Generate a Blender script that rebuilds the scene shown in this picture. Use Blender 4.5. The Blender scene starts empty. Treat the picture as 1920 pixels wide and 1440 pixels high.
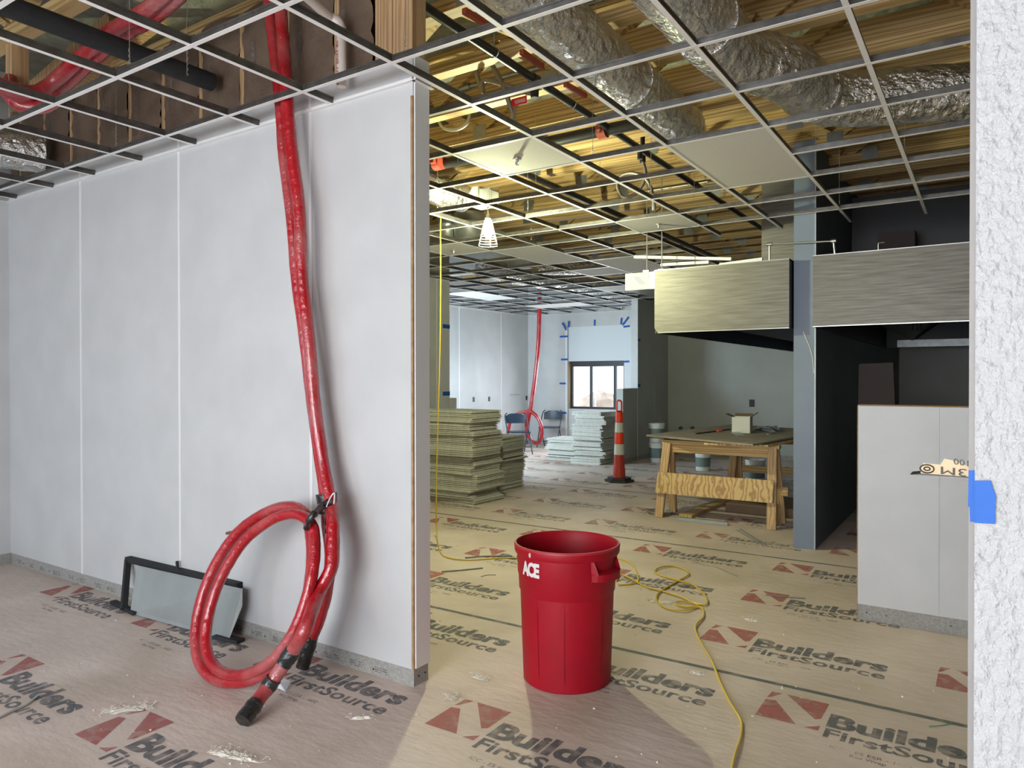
import bpy, bmesh, math, random
from mathutils import Vector as V, Matrix
random.seed(7)
R = math.radians
sc = bpy.context.scene
COL = sc.collection
# ------------------------------------------------------------------ camera, world, exposure, big lights
CAMH = 1.52
F_PX, YAW, PITCH, ROLL = 1356.4, 0.58299, 0.007889, -0.000955
_c, _s = math.cos(YAW), math.sin(YAW); _cp, _sp = math.cos(PITCH), math.sin(PITCH); _cr, _sr = math.cos(ROLL), math.sin(ROLL)
_R = V((_c, _s, 0)); _Fh = V((-_s, _c, 0)); _Z = V((0, 0, 1))
_F = _Fh * _cp - _Z * _sp; _U = _Z * _cp + _Fh * _sp
EYE = V((0, 0, CAMH))
cd = bpy.data.cameras.new('camera'); cam = bpy.data.objects.new('camera', cd); COL.objects.link(cam)
cd.sensor_width = 36; cd.lens = F_PX * 36 / 1920; cd.clip_start = 0.05; cd.clip_end = 300
rr = _R * _cr + _U * _sr; uu = _U * _cr - _R * _sr; ff = _F
cam.matrix_world = Matrix(((rr.x, uu.x, -ff.x, EYE.x), (rr.y, uu.y, -ff.y, EYE.y), (rr.z, uu.z, -ff.z, EYE.z), (0, 0, 0, 1)))
sc.camera = cam
vs = sc.view_settings
vs.view_transform = 'Standard'; vs.look = 'None'; vs.gamma = 1.0; vs.use_curve_mapping = False
vs.exposure = 0.6
w = bpy.data.worlds.new('world'); sc.world = w; w.use_nodes = True
bg = w.node_tree.nodes['Background']; bg.inputs[0].default_value = (0.80, 0.90, 1.0, 1); bg.inputs[1].default_value = 3.0

def area(name, loc, rot, sx, sy, power, color, spread=180):
    l = bpy.data.lights.new(name, 'AREA'); l.shape = 'RECTANGLE'; l.size = sx; l.size_y = sy
    l.energy = power; l.color = color; l.spread = R(spread)
    o = bpy.data.objects.new(name, l); COL.objects.link(o); o.location = loc; o.rotation_euler = rot
    return o
# daylight through the shop windows behind the camera (two bays), the side window and the windows of the far room
area('daylight_shopfront_left', (-2.4, -3.3, 1.40), (R(56), 0, R(14)), 4.6, 1.8, 56, (0.50, 0.78, 1.0))
area('daylight_shopfront_right', (-1.0, -3.3, 1.80), (R(76), 0, R(-6)), 3.0, 2.0, 158, (1.0, 0.955, 0.92))
area('daylight_far_room', (-7.9, 8.62, 1.45), (R(72), 0, R(8)), 1.7, 1.9, 150, (0.66, 0.86, 1.0))
area('daylight_service_window', (-7.0, 13.9, 1.35), (R(-78), 0, 0), 0.9, 0.9, 34, (0.85, 0.93, 1.0))

def ray(px, py):
    a = px - 960; b = py - 720
    u = a * _cr + b * _sr; v = -a * _sr + b * _cr
    return _F + _R * (u / F_PX) - _U * (v / F_PX)
def at(px, py, ax, val):            # a measured picture point on a known world plane
    d = ray(px, py); return EYE + d * ((val - EYE[ax]) / d[ax])
def fl(px, py, z=0.0): return at(px, py, 2, z)
def onpl(px, py, p, n):
    d = ray(px, py); n = V(n); return EYE + d * ((V(p) - EYE).dot(n) / d.dot(n))
def depth(p): return (V(p) - EYE).dot(_F)

ZC = CAMH + 1.4487                  # ceiling grid height
GX, GY, GS = -2.2964, 1.8726, 0.609  # grid origin and pitch
ZT = 3.54                           # underside of the trusses
ZD = 4.02                           # underside of the roof deck
WY = 2.69                           # face of the partition wall
WX = -2.352                         # its free end
# ------------------------------------------------------------------ materials
MATS = {}
def mat(name, c, rough=0.6, metal=0.0, c2=None, nscale=6.0, stretch=(1, 1, 1), lo=0.35, hi=0.65, detail=4.0, bump=0.0, bscale=None,
        bstretch=None, emit=None, estr=0.0, spec=0.5, coat=0.0, trans=0.0, wave=None, c3=None, n3=1.2, bdist=0.02, alpha=None, distort=0.0):
    m = bpy.data.materials.new(name); m.use_nodes = True; nt = m.node_tree; N = nt.nodes; L = nt.links
    b = N['Principled BSDF']; b.inputs['Base Color'].default_value = (*c, 1); b.inputs['Roughness'].default_value = rough
    b.inputs['Metallic'].default_value = metal; b.inputs['Specular IOR Level'].default_value = spec
    b.inputs['Coat Weight'].default_value = coat; b.inputs['Transmission Weight'].default_value = trans
    tc = N.new('ShaderNodeTexCoord')
    def mp(s):
        q = N.new('ShaderNodeMapping'); q.inputs['Scale'].default_value = s; L.new(tc.outputs['Object'], q.inputs[0]); return q
    def noise(s, st, det=4.0, dist=0.0):
        n = N.new('ShaderNodeTexNoise'); n.inputs['Scale'].default_value = s; n.inputs['Detail'].default_value = det
        n.inputs['Distortion'].default_value = dist; L.new(mp(st).outputs[0], n.inputs['Vector']); return n
    col = None
    if c2:
        if wave:
            src = N.new('ShaderNodeTexWave'); src.inputs['Scale'].default_value = wave[0]; src.inputs['Distortion'].default_value = wave[1]
            src.inputs['Detail'].default_value = 3; src.inputs['Detail Scale'].default_value = wave[2]; src.bands_direction = wave[3]
            L.new(mp(stretch).outputs[0], src.inputs['Vector']); out = src.outputs['Fac']
        else:
            out = noise(nscale, stretch, detail, distort).outputs['Fac']
        r = N.new('ShaderNodeValToRGB'); r.color_ramp.elements[0].position = lo; r.color_ramp.elements[1].position = hi
        r.color_ramp.elements[0].color = (*c, 1); r.color_ramp.elements[1].color = (*c2, 1); L.new(out, r.inputs[0]); col = r.outputs[0]
        if c3:
            n3n = noise(n3, (1, 1, 1), 5.0, 0.6); r3 = N.new('ShaderNodeValToRGB'); r3.color_ramp.elements[0].position = 0.45; r3.color_ramp.elements[1].position = 0.72
            r3.color_ramp.elements[0].color = (0, 0, 0, 1); r3.color_ramp.elements[1].color = (1, 1, 1, 1); L.new(n3n.outputs['Fac'], r3.inputs[0])
            mx = N.new('ShaderNodeMix'); mx.data_type = 'RGBA'; L.new(r3.outputs[0], mx.inputs[0]); L.new(col, mx.inputs[6]); mx.inputs[7].default_value = (*c3, 1)
            col = mx.outputs[2]
        L.new(col, b.inputs['Base Color'])
    if bump:
        n = noise(bscale or nscale, bstretch or (1, 1, 1), 5.0)
        bp = N.new('ShaderNodeBump'); bp.inputs['Strength'].default_value = bump; bp.inputs['Distance'].default_value = bdist
        L.new(n.outputs['Fac'], bp.inputs['Height']); L.new(bp.outputs[0], b.inputs['Normal'])
    if emit:
        b.inputs['Emission Color'].default_value = (*emit, 1); b.inputs['Emission Strength'].default_value = estr
    if alpha is not None:
        n = noise(alpha[0], (1, 1, 1), 8.0, 0.4); r = N.new('ShaderNodeValToRGB')
        r.color_ramp.elements[0].position = alpha[1]; r.color_ramp.elements[1].position = alpha[2]
        a0 = alpha[3]; r.color_ramp.elements[0].color = (a0, a0, a0, 1); a1 = alpha[4]; r.color_ramp.elements[1].color = (a1, a1, a1, 1)
        L.new(n.outputs['Fac'], r.inputs[0]); L.new(r.outputs[0], b.inputs['Alpha'])
    MATS[name] = m
    return m
WHITE = (0.66, 0.66, 0.67)
M_wall = mat('panel_white', (0.54, 0.54, 0.545), 0.42, c2=(0.58, 0.58, 0.585), nscale=3, bump=0.18, bscale=260, bdist=0.002)
M_wall2 = mat('panel_pebbled', (0.38, 0.385, 0.395), 0.45, bump=1.0, bscale=105, bstretch=(1, 1, 0.75), bdist=0.009)
M_trimw = mat('white_strip', (0.75, 0.75, 0.76), 0.35)
M_board = mat('base_board', (0.27, 0.26, 0.245), 0.85, c2=(0.36, 0.345, 0.32), nscale=70, bump=0.3, bscale=120, bdist=0.002)
M_kraftstamp = mat('stamp_grey', (0.16, 0.16, 0.17), 0.9, alpha=(40, 0.4, 0.62, 0.7, 0.0))
M_floor = mat('floor_wrap', (0.60, 0.49, 0.43), 0.62, c2=(0.70, 0.585, 0.515), nscale=2.2, distort=0.5, lo=0.3, hi=0.7, detail=8, c3=(0.50, 0.41, 0.33), n3=1.1,
              bump=0.38, bscale=9, bstretch=(1, 2.2, 1), bdist=0.012)
M_ink = mat('ink_dark', (0.13, 0.135, 0.15), 0.7, alpha=(16, 0.36, 0.70, 0.84, 0.28))
M_inkred = mat('ink_red', (0.46, 0.13, 0.12), 0.7, alpha=(14, 0.36, 0.72, 0.8, 0.3))
M_stripe = mat('ink_stripe', (0.13, 0.15, 0.15), 0.7, alpha=(7, 0.35, 0.75, 0.9, 0.35))
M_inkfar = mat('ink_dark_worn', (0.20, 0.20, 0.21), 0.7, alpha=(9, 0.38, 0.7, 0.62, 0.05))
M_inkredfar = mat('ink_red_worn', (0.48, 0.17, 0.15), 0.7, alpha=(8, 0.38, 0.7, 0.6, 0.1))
M_small = mat('ink_small', (0.14, 0.13, 0.13), 0.7, alpha=(9, 0.4, 0.68, 0.85, 0.1))
WOODS = [(0.58, 0.41, 0.185), (0.38, 0.235, 0.09)]
M_woodx = mat('pine_x', WOODS[0], 0.62, c2=WOODS[1], wave=(2.0, 9, 1.6, 'Z'), stretch=(0.22, 2.2, 5.5), lo=0.15, hi=0.95, bump=0.1, bscale=30, bstretch=(.1, 1, 1), bdist=.003)
M_woody = mat('pine_y', WOODS[0], 0.62, c2=WOODS[1], wave=(2.0, 9, 1.6, 'X'), stretch=(4.5, 0.25, 4.5), lo=0.15, hi=0.95)
M_woodz = mat('pine_z', (0.56, 0.37, 0.20), 0.62, c2=(0.40, 0.24, 0.115), wave=(2.2, 8, 1.5, 'X'), stretch=(5, 5, 0.3), lo=0.15, hi=0.95)
M_ply = mat('plywood_face', (0.60, 0.41, 0.19), 0.6, c2=(0.36, 0.21, 0.085), wave=(1.7, 14, 1.3, 'X'), stretch=(3.4, 3.4, 2.0), lo=0.3, hi=1.0)
M_plydark = mat('plywood_dusty', (0.24, 0.20, 0.16), 0.75, c2=(0.31, 0.27, 0.22), nscale=5)
M_batt = mat('kraft_paper', (0.125, 0.082, 0.055), 0.75, c2=(0.17, 0.115, 0.08), nscale=7, bump=0.9, bscale=7, bdist=0.03)
M_deck = mat('roof_insulation', (0.20, 0.21, 0.18), 0.8, c2=(0.29, 0.29, 0.26), nscale=9, bump=0.8, bscale=16, bdist=0.03)
M_grid = mat('grid_white', (0.88, 0.86, 0.85), 0.4)
M_web = mat('grid_galvanised', (0.17, 0.165, 0.155), 0.34, 0.7, c2=(0.12, 0.115, 0.11), nscale=20)
M_tile = mat('ceiling_tile', (0.60, 0.59, 0.56), 0.8, c2=(0.66, 0.65, 0.62), nscale=90, bump=0.25, bscale=180, bdist=0.002)
M_tiledge = mat('tile_core', (0.60, 0.59, 0.55), 0.9, c2=(0.48, 0.47, 0.43), nscale=30, bump=0.3, bscale=60, bdist=0.004)
M_foil = mat('foil', (0.90, 0.89, 0.88), 0.17, 0.95, c2=(0.72, 0.71, 0.70), nscale=8, bump=1.0, bscale=17, bstretch=(1.3, .8, 1.3), bdist=0.06)
M_foilx = mat('foil_wrinkled', (0.85, 0.84, 0.82), 0.24, 0.92, c2=(0.7, 0.69, 0.67), nscale=10, bump=1.0, bscale=19, bdist=0.05)
M_steel = mat('stainless', (0.185, 0.175, 0.155), 0.48, 0.55, c2=(0.115, 0.105, 0.09), nscale=3.4, stretch=(1.0, 1, 16), lo=0.32, hi=0.72, detail=6, bump=0.15, bscale=4, bstretch=(1, 1, 14), bdist=0.01)
M_steelclean = mat('bright_steel', (0.55, 0.55, 0.54), 0.3, 0.9)
M_galv = mat('galvanised', (0.40, 0.42, 0.42), 0.4, 0.8, c2=(0.32, 0.33, 0.34), nscale=12)
M_sheet = mat('sheet_metal', (0.44, 0.47, 0.47), 0.45, 0.55, c2=(0.36, 0.39, 0.39), nscale=3)
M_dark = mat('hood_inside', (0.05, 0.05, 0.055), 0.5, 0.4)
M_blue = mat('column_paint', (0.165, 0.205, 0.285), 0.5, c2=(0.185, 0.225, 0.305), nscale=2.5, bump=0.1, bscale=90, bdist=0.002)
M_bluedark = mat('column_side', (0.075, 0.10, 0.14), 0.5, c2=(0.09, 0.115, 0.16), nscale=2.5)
M_red = mat('tube_red', (0.42, 0.004, 0.012), 0.22, c2=(0.36, 0.006, 0.014), nscale=5, coat=0.5, c3=(0.42, 0.13, 0.13), n3=2.3, bump=0.8, bscale=30, bdist=0.012)
M_blacktape = mat('black_tape', (0.012, 0.012, 0.014), 0.22, bump=0.9, bscale=35, bdist=0.012, coat=0.4)
M_copper = mat('copper', (0.32, 0.12, 0.08), 0.4, 0.6)
M_black = mat('black_rubber', (0.012, 0.012, 0.013), 0.45)
M_blackpipe = mat('black_pipe', (0.014, 0.014, 0.016), 0.35)
M_foamdark = mat('black_foam', (0.02, 0.021, 0.024), 0.8, bump=0.5, bscale=30, bdist=0.01)
M_bin = mat('bin_red', (0.36, 0.002, 0.014), 0.5, spec=0.3, c2=(0.31, 0.002, 0.012), nscale=4, bump=0.06, bscale=60, bdist=0.003)
M_binrim = mat('bin_rim', (0.43, 0.02, 0.03), 0.45)
M_decal = mat('decal_white', (0.72, 0.68, 0.68), 0.5)
M_cord = mat('cord_yellow', (0.62, 0.44, 0.05), 0.4)
M_tape = mat('tape_blue', (0.0, 0.085, 0.40), 0.6)
M_sand = mat('sandpaper_back', (0.50, 0.39, 0.25), 0.7)
M_inkb = mat('ink_black', (0.03, 0.025, 0.02), 0.6)
M_pvc = mat('pvc', (0.72, 0.64, 0.60), 0.35)
M_print = mat('pvc_print', (0.45, 0.03, 0.06), 0.5)
M_orange = mat('cone_orange', (0.85, 0.055, 0.015), 0.35)
M_reflect = mat('cone_band', (0.60, 0.60, 0.56), 0.35)
M_conebody = mat('cone_red', (0.42, 0.035, 0.02), 0.45)
M_plastic = mat('white_plastic', (0.70, 0.70, 0.68), 0.4)
M_label = mat('pail_label', (0.16, 0.21, 0.21), 0.6)
M_card = mat('carton_white', (0.62, 0.62, 0.58), 0.7)
M_cardb = mat('carton_brown', (0.20, 0.14, 0.09), 0.8)
M_cartondark = mat('carton_dark', (0.045, 0.03, 0.026), 0.7)
M_chair = mat('chair_blue', (0.03, 0.05, 0.085), 0.35)
M_frame = mat('window_black', (0.015, 0.015, 0.018), 0.4)
M_sheetw = mat('poly_sheet', (0.66, 0.70, 0.74), 0.5)
M_hang = mat('hanger_steel', (0.50, 0.49, 0.46), 0.4, 0.8)
M_hose = mat('braided_hose', (0.26, 0.23, 0.20), 0.35, 0.7, bump=0.6, bscale=150, bdist=0.004)
M_tag = mat('red_tag', (0.62, 0.02, 0.03), 0.5)
M_sprk = mat('sprinkler_red', (0.30, 0.05, 0.03), 0.45)
M_cage = mat('cage_steel', (0.75, 0.74, 0.70), 0.3, 0.4)
M_bulb = mat('bulb_glass', (1, 1, 1), 0.3, emit=(0.97, 1.0, 0.62), estr=2350)
M_plaster = mat('plaster_crumbs', (0.72, 0.66, 0.58), 0.9, bump=0.8, bscale=40, bdist=0.01)
M_rock = mat('boulder', (0.30, 0.23, 0.18), 0.9, c2=(0.42, 0.34, 0.28), nscale=4, bump=1, bscale=4)
M_outside = mat('outside_ground', (0.75, 0.72, 0.68), 0.9, c2=(0.68, 0.66, 0.62), nscale=1)
M_tan = mat('tan_strip', (0.30, 0.17, 0.08), 0.7, c2=(0.40, 0.26, 0.14), nscale=25)
mg = bpy.data.materials.new('window_glass'); mg.use_nodes = True
_g = mg.node_tree.nodes['Principled BSDF']; _g.inputs['Transmission Weight'].default_value = 1.0; _g.inputs['Roughness'].default_value = 0.0; _g.inputs['IOR'].default_value = 1.02

# ------------------------------------------------------------------ mesh builder
def catmull(pts, n=6, closed=False):
    P = [V(p) for p in pts]; out = []; m = len(P)
    rng = range(m if closed else m - 1)
    for i in rng:
        p0 = P[(i - 1) % m] if closed or i > 0 else P[0] * 2 - P[1]
        p1 = P[i]; p2 = P[(i + 1) % m]
        p3 = P[(i + 2) % m] if closed or i + 2 < m else P[-1] * 2 - P[-2]
        for k in range(n):
            t = k / n
            out.append(0.5 * ((2 * p1) + (p2 - p0) * t + (2 * p0 - 5 * p1 + 4 * p2 - p3) * t * t + (3 * p1 - p0 - 3 * p2 + p3) * t ** 3))
    if not closed: out.append(P[-1])
    return out
class MB:
    def __init__(s): s.v = []; s.f = []
    def add(s, vs, fs):
        n = len(s.v); s.v += [V(p) for p in vs]; s.f += [[i + n for i in f] for f in fs]; return s
    def box(s, x0, x1, y0, y1, z0, z1):
        return s.add([(x, y, z) for z in (z0, z1) for y in (y0, y1) for x in (x0, x1)],
                     [(0, 2, 3, 1), (4, 5, 7, 6), (0, 1, 5, 4), (2, 6, 7, 3), (0, 4, 6, 2), (1, 3, 7, 5)])
    def obox(s, c, size, rz=0.0, tilt=None):
        m = Matrix.Rotation(rz, 3, 'Z')
        if tilt: m = m @ Matrix.Rotation(tilt[0], 3, tilt[1])
        c = V(c); hx, hy, hz = size[0] / 2, size[1] / 2, size[2] / 2
        return s.add([c + m @ V((x, y, z)) for z in (-hz, hz) for y in (-hy, hy) for x in (-hx, hx)],
                     [(0, 2, 3, 1), (4, 5, 7, 6), (0, 1, 5, 4), (2, 6, 7, 3), (0, 4, 6, 2), (1, 3, 7, 5)])
    def beam(s, a, b, wd, h, up=(0, 0, 1)):
        a = V(a); b = V(b); d = (b - a).normalized(); r = d.cross(V(up))
        if r.length < 1e-4: r = d.cross(V((1, 0, 0)))
        r.normalize(); u = r.cross(d); vs = []
        for p in (a, b):
            for i, j in ((-1, -1), (1, -1), (1, 1), (-1, 1)): vs.append(p + r * (wd / 2 * i) + u * (h / 2 * j))
        return s.add(vs, [(3, 2, 1, 0), (4, 5, 6, 7), (0, 1, 5, 4), (1, 2, 6, 5), (2, 3, 7, 6), (3, 0, 4, 7)])
    def tube(s, pts, r, n=10, closed=False, wob=0.0):
        P = [V(p) for p in pts]; m = len(P); rings = []; prev = None
        for i in range(m):
            a = P[(i - 1) % m] if closed or i > 0 else P[0]; b = P[(i + 1) % m] if closed or i < m - 1 else P[-1]
            d = (b - a)
            if d.length < 1e-9: d = V((0, 0, 1))
            d.normalize()
            if prev is None:
                u = d.cross(V((0, 0, 1)))
                if u.length < 0.05: u = d.cross(V((1, 0, 0)))
            else: u = prev - d * prev.dot(d)
            u.normalize(); prev = u; w_ = d.cross(u)
            ri = r[i] if isinstance(r, (list, tuple)) else r
            if wob: ri *= 1 + random.uniform(-wob, wob)
            rings.append([P[i] + (u * math.cos(2 * math.pi * k / n) + w_ * math.sin(2 * math.pi * k / n)) * ri for k in range(n)])
        vs = [p for q in rings for p in q]; fs = []
        for i in range(m if closed else m - 1):
            j = (i + 1) % m
            for k in range(n): fs.append((i * n + k, i * n + (k + 1) % n, j * n + (k + 1) % n, j * n + k))
        if not closed: fs.append(tuple(range(n - 1, -1, -1))); fs.append(tuple((m - 1) * n + k for k in range(n)))
        return s.add(vs, fs)
    def lathe(s, c, prof, n=40, cap=False):
        c = V(c); vs = []; fs = []
        for r, z in prof:
            for k in range(n): vs.append(c + V((math.cos(2 * math.pi * k / n) * r, math.sin(2 * math.pi * k / n) * r, z)))
        for i in range(len(prof) - 1):
            for k in range(n): fs.append((i * n + k, i * n + (k + 1) % n, (i + 1) * n + (k + 1) % n, (i + 1) * n + k))
        if cap: fs.append(tuple(range(n - 1, -1, -1))); fs.append(tuple((len(prof) - 1) * n + k for k in range(n)))
        return s.add(vs, fs)
    def poly(s, pts): return s.add(pts, [tuple(range(len(pts)))])
    def prism(s, pts, vec):
        n = len(pts); vec = V(vec); P = [V(p) for p in pts]
        fs = [tuple(range(n - 1, -1, -1)), tuple(range(n, 2 * n))] + [(i, (i + 1) % n, n + (i + 1) % n, n + i) for i in range(n)]
        return s.add(P + [p + vec for p in P], fs)
    def build(s, name, m, parent=None, smooth=False, base=None, bevel=0.0):
        org = V((0, 0, 0))
        if parent is not None:
            q = parent
            while q is not None: org += q.location; q = q.parent
        elif base is not None: org = V(base)
        me = bpy.data.meshes.new(name); me.from_pydata([p - org for p in s.v], [], s.f); me.materials.append(m)
        bm = bmesh.new(); bm.from_mesh(me); bmesh.ops.recalc_face_normals(bm, faces=bm.faces); bm.to_mesh(me); bm.free()
        if smooth:
            for p in me.polygons: p.use_smooth = True
            me.set_sharp_from_angle(angle=R(38))
        o = bpy.data.objects.new(name, me); COL.objects.link(o)
        if parent is not None: o.parent = parent
        elif base is not None: o.location = base
        if bevel:
            b = o.modifiers.new('bevel', 'BEVEL'); b.width = bevel; b.segments = 2; b.limit_method = 'ANGLE'
        return o
def tag(o, label=None, cat=None, group=None, kind=None):
    if label: o['label'] = label
    if cat: o['category'] = cat
    if group: o['group'] = group
    if kind: o['kind'] = kind
    return o
def thing(name, label, cat, loc, group=None):
    o = bpy.data.objects.new(name, None); COL.objects.link(o); o.location = loc; o.empty_display_size = 0.1
    return tag(o, label, cat, group)
def one(name, label, cat, mb, m, base, group=None, smooth=False, kind=None, bevel=0.0):
    return tag(mb.build(name, m, base=base, smooth=smooth, bevel=bevel), label, cat, group, kind)
def struct(name, mb, m, parent=None, smooth=False):
    o = mb.build(name, m, parent, smooth)
    o['kind'] = 'structure'
    return o
def dup(o, parent=None):
    c = o.copy(); COL.objects.link(c)
    if parent is not None: c.parent = parent
    for ch in list(o.children): dup(ch, c)
    return c
_tc = {}
def text(s, bold=0.02, xs=1.0, sp=1.0):
    k = (s, bold, xs, sp)
    if k in _tc: return _tc[k]
    c = bpy.data.curves.new('t', 'FONT'); c.body = s; c.size = 1; c.offset = bold; c.space_character = sp; c.resolution_u = 3
    o = bpy.data.objects.new('t', c); COL.objects.link(o)
    dg = bpy.context.evaluated_depsgraph_get(); me = bpy.data.meshes.new_from_object(o.evaluated_get(dg))
    vs_ = [(v.co.x * xs, v.co.y) for v in me.vertices]; fs_ = [tuple(p.vertices) for p in me.polygons]
    bpy.data.objects.remove(o); bpy.data.curves.remove(c); bpy.data.meshes.remove(me)
    x0 = min(v[0] for v in vs_); x1 = max(v[0] for v in vs_); y0 = 0; cap = max(v[1] for v in vs_)
    r = ([((v[0] - x0) / (x1 - x0), v[1] / cap) for v in vs_], fs_); _tc[k] = r
    return r
def put_text(mb, s, o, ux, uy, wid, hei, **k):      # lettering of given width and cap height, on the plane o + ux, uy
    vs_, fs_ = text(s, **k); o = V(o); ux = V(ux); uy = V(uy)
    mb.add([o + ux * (x * wid) + uy * (y * hei) for x, y in vs_], fs_)

# ------------------------------------------------------------------ the setting: floor
fb = MB(); NX, NY = 60, 90
X0, X1, Y0, Y1 = -9.1, 3.2, -3.6, 14.3
fb.box(X0, X1, Y0, Y1, -0.12, 0)
floor = struct('floor', fb, M_floor)
K = CAMH / 1.51
ink, inkr, inks, stripe = MB(), MB(), MB(), MB(); inkf, inkrf = MB(), MB()
PX = [[(0, 0), (0, .19), (.045, .20), (.175, .003)], [(0, .213), (.006, .293), (.052, .296), (.018, .228)],
      [(.072, .296), (.262, .297), (.258, .118), (.235, .10)], [(.21, -.002), (.268, .048), (.268, -.002)]]
def logo(x, y):
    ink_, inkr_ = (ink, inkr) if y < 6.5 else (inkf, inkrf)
    for q in PX: inkr_.poly([(x + a, y + b, 0.0012) for a, b in q])
    put_text(ink_, 'Builders', (x + .287, y + .066, .0014), (1, 0, 0), (0, 1, 0), .685, .132, bold=0.042, xs=1, sp=1.0)
    put_text(ink_, 'FirstSource', (x + .292, y - .045, .0014), (1, 0, 0), (0, 1, 0), .68, .088, bold=0.026, xs=1, sp=1.02)
    put_text(inks, 'ICC - ES ESR - 1602', (x + .335, y - .13, .0012), (1, 0, 0), (0, 1, 0), .30, .024, bold=0.004)
    put_text(inks, 'Rex Wrap', (x + .415, y - .165, .0012), (1, 0, 0), (0, 1, 0), .13, .022, bold=0.004)
PITX = 1.184 * K
for y, ph in ((0.65, -.872), (1.53, -.872), (2.42, -.872), (3.298, -.872), (4.083, -1.397), (4.955, -1.410), (5.855, -1.42), (6.68, -2.33), (7.56, -2.33), (8.44, -2.33), (9.25, -1.9), (10.1, -1.9), (11.0, -1.9), (11.85, -2.6), (12.7, -2.6)):
    y *= K; x = ph * K
    while x > X0 + 1.3: x -= PITX
    while x < 0.6:
        inside = True
        if y > 2.3 and y < 2.86 and x + .97 < WX and y + .3 > WY - .01: inside = True
        if x < -6.6 and y < 9.2: inside = False
        if x > -1.0 and y > 4.6: inside = x > 9
        if inside: logo(x, y)
        x += PITX
for y in (1.09, 3.69, 6.285, 8.88, 11.47):
    y *= K
    stripe.poly([(-6.6 if y < 9 else -8.8, y - .017, .001), (1.2, y - .017, .001), (1.2, y + .017, .001), (-6.6 if y < 9 else -8.8, y + .017, .001)])
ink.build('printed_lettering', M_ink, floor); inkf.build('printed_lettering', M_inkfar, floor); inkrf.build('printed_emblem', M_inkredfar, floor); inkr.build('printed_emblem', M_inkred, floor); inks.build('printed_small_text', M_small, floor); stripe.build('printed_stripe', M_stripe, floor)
# roof deck
struct('ceiling', MB().box(X0, X1, Y0, Y1, ZD, ZD + .1), M_deck)
# ------------------------------------------------------------------ walls
def seam(par, x, y, z0, z1, face='y', wd=0.022, mt=None):
    b = MB()
    if face == 'y': b.box(x - wd / 2, x + wd / 2, y - .004, y, z0, z1)
    else: b.box(y, y + .004, x - wd / 2, x + wd / 2, z0, z1)
    return b.build('seam_strip', mt or M_trimw, par)
BZ = 0.088
# partition wall (front left)
pw = struct('wall_partition', MB().box(-6.72, WX, WY, 2.81, BZ, 3.085), M_wall)
MB().box(WX - .004, WX + .008, WY + .008, 2.805, BZ + .005, 3.10).build('end_panel', M_trimw, pw)
MB().box(WX - .012, WX + .001, WY - .004, WY + .006, BZ, 2.9).build('corner_gap', M_tan, pw)
for x in (-5.555, -4.315, -3.085): seam(pw, x, WY, BZ, 3.085)
bbp = struct('baseboard_partition', MB().box(-6.72, WX - .006, WY + .006, 2.805, 0, BZ - .001), M_board)
st = MB()
for i in range(22):
    x = -6.6 + i * .2 + random.uniform(-.03, .03); l = random.uniform(.08, .15)
    if x + l > WX - .05: break
    for k in range(3):
        z = .018 + k * .011; st.poly([(x, WY + .0052, z), (x + l * random.uniform(.6, 1), WY + .0052, z), (x + l, WY + .0052, z + .006), (x, WY + .0052, z + .006)])
st.build('printed_stamp', M_kraftstamp, bbp)
sc_ = MB()
for i in range(10):
    x = -6.5 + i * .43
    sc_.lathe((0, 0, 0), [(0.0, 0), (0.004, 0)], 8) if False else sc_.obox((x, WY + .004, .03), (.007, .003, .007))
for y in (2.73, 2.78): sc_.obox((WX - .004, y, .045), (.004, .008, .008))
sc_.build('screw_heads', M_black, bbp)
struct('trim_1', MB().box(-6.70, WX + .022, WY - .022, WY, ZC - .003, ZC).box(-6.70, WX + .022, WY - .003, WY, ZC, ZC + .022).box(WX + .008, WX + .030, WY - .02, 2.82, ZC - .003, ZC).box(WX + .008, WX + .011, WY - .02, 2.82, ZC, ZC + .022), M_grid)
# studs and batts above the panel, up to the trusses
xs = [-6.55, -6.14, -5.73, -5.33, -4.92, -4.52, -4.11, -3.70, -3.30, -2.90]
for x in xs: MB().box(x - .019, x + .019, 2.71, 2.80, 3.08, 3.66).build('wall_stud', M_woodz, pw)
edges = [-6.72] + xs + [-2.62]
def batt(x0, x1, seed):
    rnd = random.Random(seed); b = MB(); nz, nx = 14, 6; vs_ = []; fs_ = []
    for i in range(nz + 1):
        z = 3.088 + .59 * i / nz; l = x0 + rnd.uniform(-.004, .022); r_ = x1 - rnd.uniform(-.004, .022)
        for j in range(nx + 1):
            t = j / nx; vs_.append((l + (r_ - l) * t, 2.708 - .028 * math.sin(math.pi * t) + rnd.uniform(-.008, .008), z))
    for i in range(nz):
        for j in range(nx):
            a = i * (nx + 1) + j; fs_.append((a, a + 1, a + nx + 2, a + nx + 1))
    b.add(vs_, fs_); n = len(vs_)
    b.add([(x0, 2.79, 3.09), (x1, 2.79, 3.09), (x1, 2.79, 3.68), (x0, 2.79, 3.68)], [(0, 1, 2, 3)])
    o = b.build('insulation_batt', M_batt, pw, smooth=True)
    s = MB(); cx = (x0 + x1) / 2 - .06
    for k in range(5):
        z = 3.3 + k * .035
        s.poly([(cx, 2.668, z), (cx + .03, 2.668, z), (cx + .03, 2.668, z + .02), (cx, 2.668, z + .02)])
    s.build('printed_stamp', M_kraftstamp, o)
for i in range(len(edges) - 1): batt(edges[i] + .012, edges[i + 1] - .012, i)
MB().box(-2.62, -2.582, 2.71, 2.80, 3.08, 4.0).build('wall_stud', M_woodz, pw)
for i, x in enumerate((-2.575, -2.535, -2.495)): MB().box(x, x + .037, 2.705, 2.80, 3.08, 4.0).build('wall_stud', M_woodz, pw)
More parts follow.
